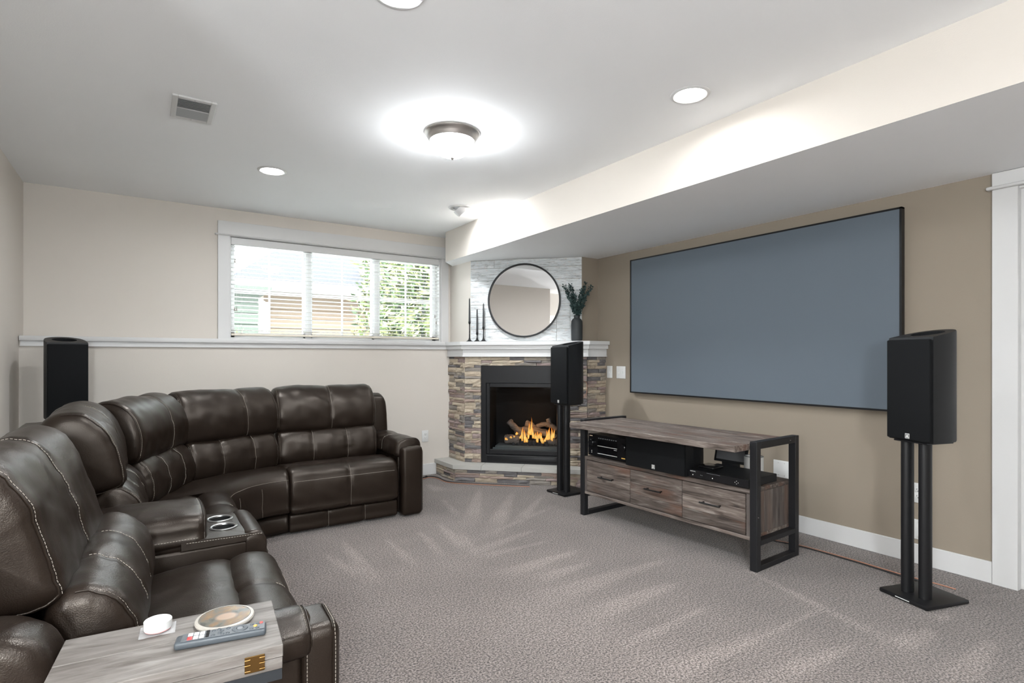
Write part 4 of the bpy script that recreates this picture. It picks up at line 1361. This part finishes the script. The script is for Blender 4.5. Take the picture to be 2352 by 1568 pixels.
def section(name, label, loc, rz, W, arm=None, seed=1.0, wing=0.0, head_dz=0.0, head_dy=0.0, arm_top=0.571, head=None):
    t = thing(name, label, 'sofa section', loc, rz)
    box('body', -W / 2 + 0.012, W / 2 - 0.012, 0.05, 0.88, 0.03, 0.35, m_leather, t, 0.01, 2)
    cushion('base_panel', W - 0.012, BASEP, t, seams=(-W / 6, W / 6), r=0.014, bulge=0.002, wr=0.002, seed=seed, puff=0.003, groove=0.005, pucker=0.001, welt=False)
    cushion('footrest', W - 0.008, FOOT, t, seams=(0.02,), hs=((-0.004, 0.366),), r=0.028, bulge=0.004, wr=0.004, seed=seed + 1, puff=0.005, groove=0.006, pucker=0.002, welt=False,
            stitch_rng=lambda p, n: n.x < -0.3)
    cushion('seat_cushion', W - 0.010, SEAT, t, r=0.035, bulge=0.004, wr=0.005, seed=seed + 2, puff=0.006, welt=False)
    cushion('lumbar_pillow', W - 0.012, LUMB, t, seams=(-W / 6, W / 6), r=0.045, seed=seed + 3, wr=0.007, pucker=0.006)
    hd = [(y + head_dy * min(1.0, (z - 0.60) / 0.15), z + head_dz) for y, z in HEAD] if head is None else head
    cushion('head_pillow', W - 0.006, hd, t, seams=(0.02,), r=0.050, seed=seed + 4, wr=0.007, pucker=0.006)
    wl, wr_ = (wing if arm in ('left', 'both') else 0), (wing if arm in ('right', 'both') else 0)
    cushion('back_frame', W + wl + wr_, [(y + head_dy * 0.7, z) for y, z in BACK], t, cx=(wr_ - wl) / 2, r=0.045, bulge=0.006, wr=0.004, seed=seed + 5, welt=False)
    if head is not None:
        cushion('back_wing', 0.165, [(0.52, 0.44), (0.535, 0.53), (0.575, 0.605), (0.66, 0.635), (0.78, 0.61), (0.82, 0.44)], t, cx=-(W / 2 + 0.092), r=0.04, wr=0.004, seed=seed + 9, welt=False)
    for side in (('left',) if arm == 'left' else ('right',) if arm == 'right' else ()):
        sg = 1 if side == 'right' else -1
        a0 = sg * (W / 2 + 0.004)
        def X(d): return a0 + sg * d
        xa, xb = sorted((X(0.012), X(0.178)))
        pm = MB().box(xa, xb, -0.028, 0.072, 0.008, 0.515, 0.032, 5).build('arm_front', m_leather, t)
        # seams round the front panel
        for yy in (-0.012, 0.056):
            ln = [Vector((X(0.1785), yy, 0.03)), Vector((X(0.1785), yy, 0.47)), Vector((X(0.170), yy, 0.505)), Vector((X(0.150), yy, 0.516)), Vector((X(0.05), yy, 0.516))]
            stitch_mesh(ln, 'stitching', pm)
            MB().tube([v + Vector((0, 0.006, 0)) for v in ln], 0.0018, 5).build('welt', m_leather, pm)
        xa, xb = sorted((X(0.010), X(0.172)))
        box('arm_side', xa, xb, 0.066, 0.86, 0.02, 0.47, m_leather, t, 0.015, 3)
        pr = [(X(-0.004), 0.440), (X(-0.016), 0.490), (X(0.004), arm_top - 0.022), (X(0.060), arm_top), (X(0.120), arm_top - 0.001), (X(0.176), arm_top - 0.020), (X(0.190), 0.500), (X(0.182), 0.450), (X(0.09), 0.440)]
        cushion('arm_pad', 0.62, pr, t, cx=0.345, axis='y', r=0.032, bulge=0.010, wr=0.005, seed=seed + 7, seams=(-0.02,), groove=0.006, stitch_rng=lambda p, n: n.y > -0.2, pucker=0.004)
    return t

FRX = 0.42           # front line of the left run
RX = (0.80, 1.57)
section('recliner_section', 'leather recliner section with arm at the right end of the sectional', (1.185, 3.845, 0), 0, 0.770, arm='right', seed=2.3, wing=0.160)
section('recliner_section', 'armless leather recliner section beyond the cup holder console', (FRX, 3.155, 0), R(90), 0.690, seed=11.7, head_dz=0.006, head_dy=0.05)
section('recliner_section', 'leather recliner section with tray on its arm nearest the viewer', (FRX, 1.966, 0), R(87), 0.770, arm='left', seed=23.1, wing=0.150, head_dy=0.10, arm_top=0.534, head=HEADN)

# cup holder console between two recliner sections
CC = thing('sofa_console', 'leather sofa console with two cup holders and padded lid', 'sofa section', (FRX, 2.608, 0), R(90))
CW = 0.395
cushion('front_panel', CW - 0.008, [(0.002, 0.02), (-0.010, 0.20), (-0.006, 0.40), (0.004, 0.458), (0.034, 0.486), (0.072, 0.486), (0.085, 0.44), (0.085, 0.02)], CC, r=0.022, bulge=0.003, wr=0.003, seed=4.4, puff=0.004, welt=False, hs=((0.0, 0.42),))
box('body', -CW / 2 + 0.006, CW / 2 - 0.006, 0.05, 0.86, 0.02, 0.452, m_leather, CC, 0.012, 3)
# cup deck with two holes
ow, oy0, oy1 = CW / 2 - 0.008, 0.050, 0.300
pts = [Vector((-ow, oy0)), Vector((ow, oy0)), Vector((ow, oy1)), Vector((-ow, oy1))]
ed = [(i, (i + 1) % 4) for i in range(4)]
holes = ((-0.068, 0.145), (0.068, 0.145))
HR = 0.043
for hx, hy_ in holes:
    b = len(pts)
    pts += [Vector((hx + HR * math.cos(2 * PI * i / 32), hy_ + HR * math.sin(2 * PI * i / 32))) for i in range(32)]
    ed += [(b + i, b + (i + 1) % 32) for i in range(32)]
rp, re_, rfc, a_, b_, c_ = delaunay_2d_cdt(pts, ed, [], 0, 1e-6)
zd = 0.487
vs = [(p.x, p.y, zd - (0.010 if p.y < oy0 + 0.001 else 0)) for p in rp]
fs = []
for f in rfc:
    c = Vector((sum(rp[i].x for i in f) / len(f), sum(rp[i].y for i in f) / len(f)))
    if all((c - Vector(h)).length > HR * 0.995 for h in holes):
        fs.append(tuple(f))
nb = len(vs)
vs += [(x * 1.012, y + (-0.004 if y < 0.1 else 0), 0.452) for x, y in ((-ow, oy0), (ow, oy0), (ow, oy1), (-ow, oy1))]
fs += [(0, 1, nb + 1, nb), (1, 2, nb + 2, nb + 1), (2, 3, nb + 3, nb + 2), (3, 0, nb, nb + 3)]
deck = make('cup_deck', vs, fs, m_leather, CC)
for x in (-ow - 0.001, ow + 0.001):
    stitch_mesh([Vector((x, 0.02, 0.472)), Vector((x, 0.29, 0.478))], 'stitching', deck)
for hx, hy_ in holes:
    cp = MB().lathe([(HR + 0.009, zd), (HR + 0.009, zd + 0.002), (HR + 0.004, zd + 0.0045), (HR - 0.001, zd + 0.003), (HR - 0.002, zd - 0.002)], 40, (hx, hy_, 0), cap=False).build('cup_ring', m_steel, CC)
    MB().lathe([(HR - 0.0015, zd + 0.001), (HR - 0.003, 0.4535), (0.0, 0.4535)], 36, (hx, hy_, 0), cap=False).build('cup_well', m_dark, cp)
cushion('lid_pad', 0.520, [(-0.175, 0.456), (-0.188, 0.510), (-0.165, 0.565), (-0.08, 0.586), (0.08, 0.586), (0.165, 0.565), (0.188, 0.510), (0.175, 0.456), (0.0, 0.450)], CC, cx=0.470, axis='y', r=0.035, bulge=0.008, wr=0.005, seed=6.1, hs=((-0.187, 0.505), (0.187, 0.505)), groove=0.007, stitch_rng=lambda p, n: n.y > -0.2)
box('lid_base', -CW / 2 + 0.012, CW / 2 - 0.012, 0.215, 0.70, 0.45, 0.480, m_leather, CC, 0.006, 2)
cushion('rear_panel', CW - 0.01, [(0.70, 0.05), (0.70, 0.45), (0.73, 0.60), (0.80, 0.62), (0.87, 0.45), (0.88, 0.05)], CC, r=0.03, wr=0.003, seed=7.7, welt=False)

# curved corner wedge
WG = thing('corner_section', 'curved leather corner section of the sectional under the window', 'sofa section', (0.30, 4.20, 0))
def W2(p): return Vector((p[0] - 0.30, p[1] - 4.20, p[2]))
PA = (0.80, 4.425); LW = 0.715
a1, a2 = R(22.5), R(67.5)
P1 = (PA[0] - LW * math.cos(a1), PA[1] - LW * math.sin(a1))
P2 = (P1[0] - LW * math.cos(a2), P1[1] - LW * math.sin(a2))
def loft(name, prof, parent, closed=True, back=None, n=30, disp=0.004, seed=0.0):
    """sweep a (depth, height) profile along the curved wedge front; depth 1 reaches the back line"""
    vs, fs = [], []
    np_ = len(prof)
    for k in range(n):
        u = k / (n - 1)
        th = PI - u * PI / 2
        fx, fy = 0.80 + 0.385 * math.cos(th) , 3.50 + 0.345 * math.sin(th)
        th2 = PI - u * PI / 2
        bx, by = 0.80 + 0.93 * math.cos(th2), 3.50 + 0.87 * math.sin(th2)
        F, B = Vector((fx, fy)), Vector((bx, by))
        dv = (B - F)
        Ld = dv.length
        dn = dv / Ld
        for (y, z) in prof:
            d = y if y < 0.2 else 0.2 + (y - 0.2) / 0.4 * (Ld - 0.2)
            q = F + dn * d
            zz_ = z + disp * noise.noise(Vector((q.x * 7 + seed, q.y * 7, z * 7)))
            vs.append(W2((q.x, q.y, zz_)))
    for k in range(n - 1):
        for i in range(np_):
            j = (i + 1) % np_
            fs.append((k * np_ + i, (k + 1) * np_ + i, (k + 1) * np_ + j, k * np_ + j))
    fs.append(tuple(range(np_ - 1, -1, -1)))
    fs.append(tuple((n - 1) * np_ + i for i in range(np_)))
    o = make(name, vs, fs, m_leather, parent, True)
    return o, vs, np_, n
def prof_smooth(p, n): return [(v.y, v.z) for v in catmull([(0, a, b) for a, b in p], n)]
SP = prof_smooth([(0.006, 0.150), (-0.014, 0.22), (-0.018, 0.31), (0.000, 0.372), (0.035, 0.412), (0.11, 0.428), (0.30, 0.415), (0.50, 0.392), (0.60, 0.375), (0.60, 0.25), (0.30, 0.14)], 54)
so_, sv, np_, nn = loft('seat_cushion', SP, WG, seed=3.0)
hi = min(range(np_), key=lambda i: (Vector(SP[i]) - Vector((-0.003, 0.366))).length)
stitch_mesh([sv[k * np_ + hi] + Vector((0.0022, -0.0016, 0.0012)) for k in range(nn)], 'stitching', so_)
for kk in (nn // 3, 2 * nn // 3):
    idx = [i for i in range(np_) if SP[i][0] < 0.004 and 0.16 < SP[i][1] < 0.37]
    idx.sort(key=lambda i: SP[i][1])
    stitch_mesh([sv[kk * np_ + i] + Vector((0.0022, -0.0022, 0)) for i in idx], 'stitching', so_)
BP = prof_smooth([(0.030, 0.018), (0.024, 0.075), (0.028, 0.136), (0.08, 0.142), (0.3, 0.14), (0.55, 0.13), (0.55, 0.02), (0.3, 0.02)], 30)
loft('base_panel', BP, WG, seed=5.0, disp=0.001)
for q, (p0, p1, an, sd) in enumerate((((PA), P1, a1, 31.0), (P1, P2, a2, 41.0))):
    mx, my = (p0[0] + p1[0]) / 2, (p0[1] + p1[1]) / 2
    back = Vector((-math.sin(an), math.cos(an)))
    org = Vector((mx, my)) - back * 0.585
    # pillows are drawn in the local frame of each half of the back
    for nm, pf, sm_, w_, r_ in (('lumbar_pillow', LUMB, (-LW / 7, LW / 6), LW - 0.080, 0.05), ('head_pillow', HEAD, (0.09,), LW - 0.020, 0.05), ('back_frame', BACK, (), LW - 0.20, 0.04)):
        o = cushion(nm, w_, pf, WG, seams=sm_, r=r_, seed=sd, wr=0.007, pucker=0.006, welt=(nm != 'back_frame'))
        o.location = (org.x - 0.30, org.y - 4.20, 0)
        o.rotation_euler = (0, 0, an)
        sd += 1.3

# ------------------------------------------------------------------ tray on the near arm and what lies on it
TA = R(-5)
TZ = 0.5735
TR = thing('arm_tray', 'grey oak folding tray resting on the near sofa arm', 'tray', (0.055, 1.392, TZ - 0.056), TA)
TL = (-0.205, 0.205)
for a, b in ((-0.128, -0.006), (-0.003, 0.116)):
    MB().box(TL[0], TL[1], a, b, 0.0295, 0.056, 0.0015, 1).build('board', m_tray, TR)
MB().box(TL[0], TL[1] - 0.001, -0.128, -0.106, 0.005, 0.0290, 0.0015, 1).build('hinged_flap', m_tray, TR)
box('felt_pad', TL[0] + 0.002, TL[1] - 0.002, -0.126, -0.108, -0.018, 0.005, plain('black_felt', (0.015, 0.017, 0.020), 0.9), TR)
for x in (-0.155, 0.150):
    hg = MB().box(x - 0.019, x + 0.019, -0.1305, -0.128, 0.012, 0.046, 0.0008, 1).build('hinge', m_brass, TR)
    for zz_ in (0.0175, 0.0295, 0.0405):
        MB().tube([(x - 0.019, -0.1312, zz_), (x - 0.0085, -0.1312, zz_)], 0.0018, 8).tube([(x + 0.0085, -0.1312, zz_), (x + 0.019, -0.1312, zz_)], 0.0018, 8).build('hinge_knuckle', m_brass, hg)

cz = TZ + 0.0004
co = thing('round_coaster', 'round ceramic coaster with a painted portrait in browns on the tray', 'coaster', (0.158, 1.432, cz), TA)
MB().lathe([(0.0, 0.0), (0.056, 0.0), (0.0605, 0.002), (0.062, 0.006), (0.0605, 0.0095), (0.056, 0.0105), (0.0, 0.0105)], 56).build('rim', plain('cream_ceramic', (0.40, 0.37, 0.33), 0.35), co)
def coaster_print():
    t = NT('painted_coaster')
    v = t.coord()
    g = t.noise(v, 26, 4, 0.6, 0.4)
    c = t.ramp(g, [(0.30, (0.05, 0.05, 0.048)), (0.45, (0.13, 0.125, 0.105)), (0.58, (0.20, 0.13, 0.08)), (0.72, (0.26, 0.20, 0.10))])
    gr = t.n('ShaderNodeTexGradient', gradient_type='SPHERICAL')
    mp = t.n('ShaderNodeMapping')
    tc = t.n('ShaderNodeTexCoord')
    t.l(tc.outputs['Object'], mp.inputs['Vector'])
    mp.inputs['Scale'].default_value = (34, 42, 34)
    mp.inputs['Location'].default_value = (-0.1, 0.15, 0)
    t.l(mp.outputs[0], gr.inputs[0])
    c = t.mix(c, (0.38, 0.27, 0.20), t.ramp(gr.outputs['Fac'], [(0.05, 0.0), (0.3, 0.85)]))
    t.color(c)
    t.set(rough=0.18)
    return t.m
MB().lathe([(0.0, 0.0108), (0.0525, 0.0108)], 56).build('print', coaster_print(), co)
MB().lathe([(0.0530, 0.0106), (0.0535, 0.0113), (0.0542, 0.0106)], 56, cap=False).build('gold_line', plain('dark_line', (0.10, 0.09, 0.08), 0.4), co)

pu = thing('round_tin', 'small round white tin on a clear plastic wrapper on the tray', 'tin', (0.028, 1.462, cz + 0.0005), TA)
MB().lathe([(0.0, 0.004), (0.0255, 0.004), (0.0255, 0.006)], 40).build('base', plain('pink_base', (0.62, 0.30, 0.28), 0.4), pu)
MB().lathe([(0.0, 0.0062), (0.0265, 0.0062), (0.0272, 0.008), (0.0272, 0.0235), (0.026, 0.0248), (0.0245, 0.0242), (0.0, 0.0238)], 48).build('lid', m_white, pu)
wrp = NT('clear_wrapper')
wrp.set(col=(0.85, 0.85, 0.86), rough=0.12)
wrp.b.inputs['Alpha'].default_value = 0.35
vs, fs = [], []
for j in range(10):
    for i in range(14):
        x, y = -0.034 + 0.068 * i / 13, -0.032 + 0.058 * j / 9
        vs.append((x, y, 0.0012 + 0.0035 * abs(noise.noise(Vector((x * 90, y * 90, 1))))))
for j in range(9):
    for i in range(13):
        a = j * 14 + i
        fs.append((a, a + 1, a + 15, a + 14))
tag(make('wrapper', vs, fs, wrp.m, pu, True))

RM = thing('remote_control', 'dark grey remote control lying across the tray edge of the coaster', 'remote', (0.142, 1.340, cz), R(-11))
RLn = 0.175
m_remote = plain('slate_plastic', (0.060, 0.070, 0.080), 0.42)
m_remote_top = plain('slate_top', (0.10, 0.11, 0.12), 0.4)
MB().box(-RLn / 2, RLn / 2, -0.0195, 0.0195, 0.0, 0.0165, 0.006, 4).build('shell', m_remote, RM)
box('face_plate', -RLn / 2 + 0.012, RLn / 2 - 0.003, -0.0170, 0.0170, 0.0160, 0.0172, m_remote_top, RM, 0.0005, 1)
def rbtn(x, y, w, h, m, nm='button'):
    return MB().box(x - w / 2, x + w / 2, y - h / 2, y + h / 2, 0.0168, 0.0188, 0.0008, 2).build(nm, m, RM)
ringm = MB().lathe([(0.0075, 0.0172), (0.0075, 0.0186), (0.0150, 0.0188), (0.0160, 0.0172)], 32, (0.035, 0, 0), cap=False).build('direction_ring', m_remote, RM)
MB().lathe([(0.0, 0.0190), (0.006, 0.0190), (0.0066, 0.0172)], 24, (0.035, 0, 0)).build('ok_button', m_grey, RM)
for x, y in ((0.058, 0.010), (0.058, -0.010), (0.070, 0.010), (0.070, -0.010), (0.012, 0.011), (0.012, -0.011), (0.000, 0.004), (-0.006, 0.012), (-0.016, 0.010), (-0.016, -0.011), (0.002, -0.011), (-0.004, -0.004)):
    MB().lathe([(0.0, 0.0190), (0.0036, 0.0186), (0.0042, 0.0170)], 16, (x, y, 0)).build('round_button', m_remote, RM)
MB().lathe([(0.0, 0.0192), (0.0036, 0.0188), (0.0042, 0.0170)], 16, (0.0655, 0.0, 0)).build('round_button', plain('amber_button', (0.55, 0.30, 0.05), 0.4), RM)
MB().lathe([(0.0, 0.0192), (0.0036, 0.0188), (0.0042, 0.0170)], 16, (0.077, 0.011, 0)).build('power_button', plain('red_power', (0.45, 0.06, 0.05), 0.4), RM)
for k, y in enumerate((0.011, 0.0, -0.011)):
    rbtn(-0.0270, y, 0.0065, 0.008, m_dark)
m_red = plain('red_key', (0.60, 0.05, 0.05), 0.4)
for i, x in enumerate((-0.0375, -0.0485, -0.0595)):
    for j, y in enumerate((0.0085, -0.0085)):
        rbtn(x, y, 0.0095, 0.0125, m_red if (i == 2 and j == 1) else m_white, 'app_key')
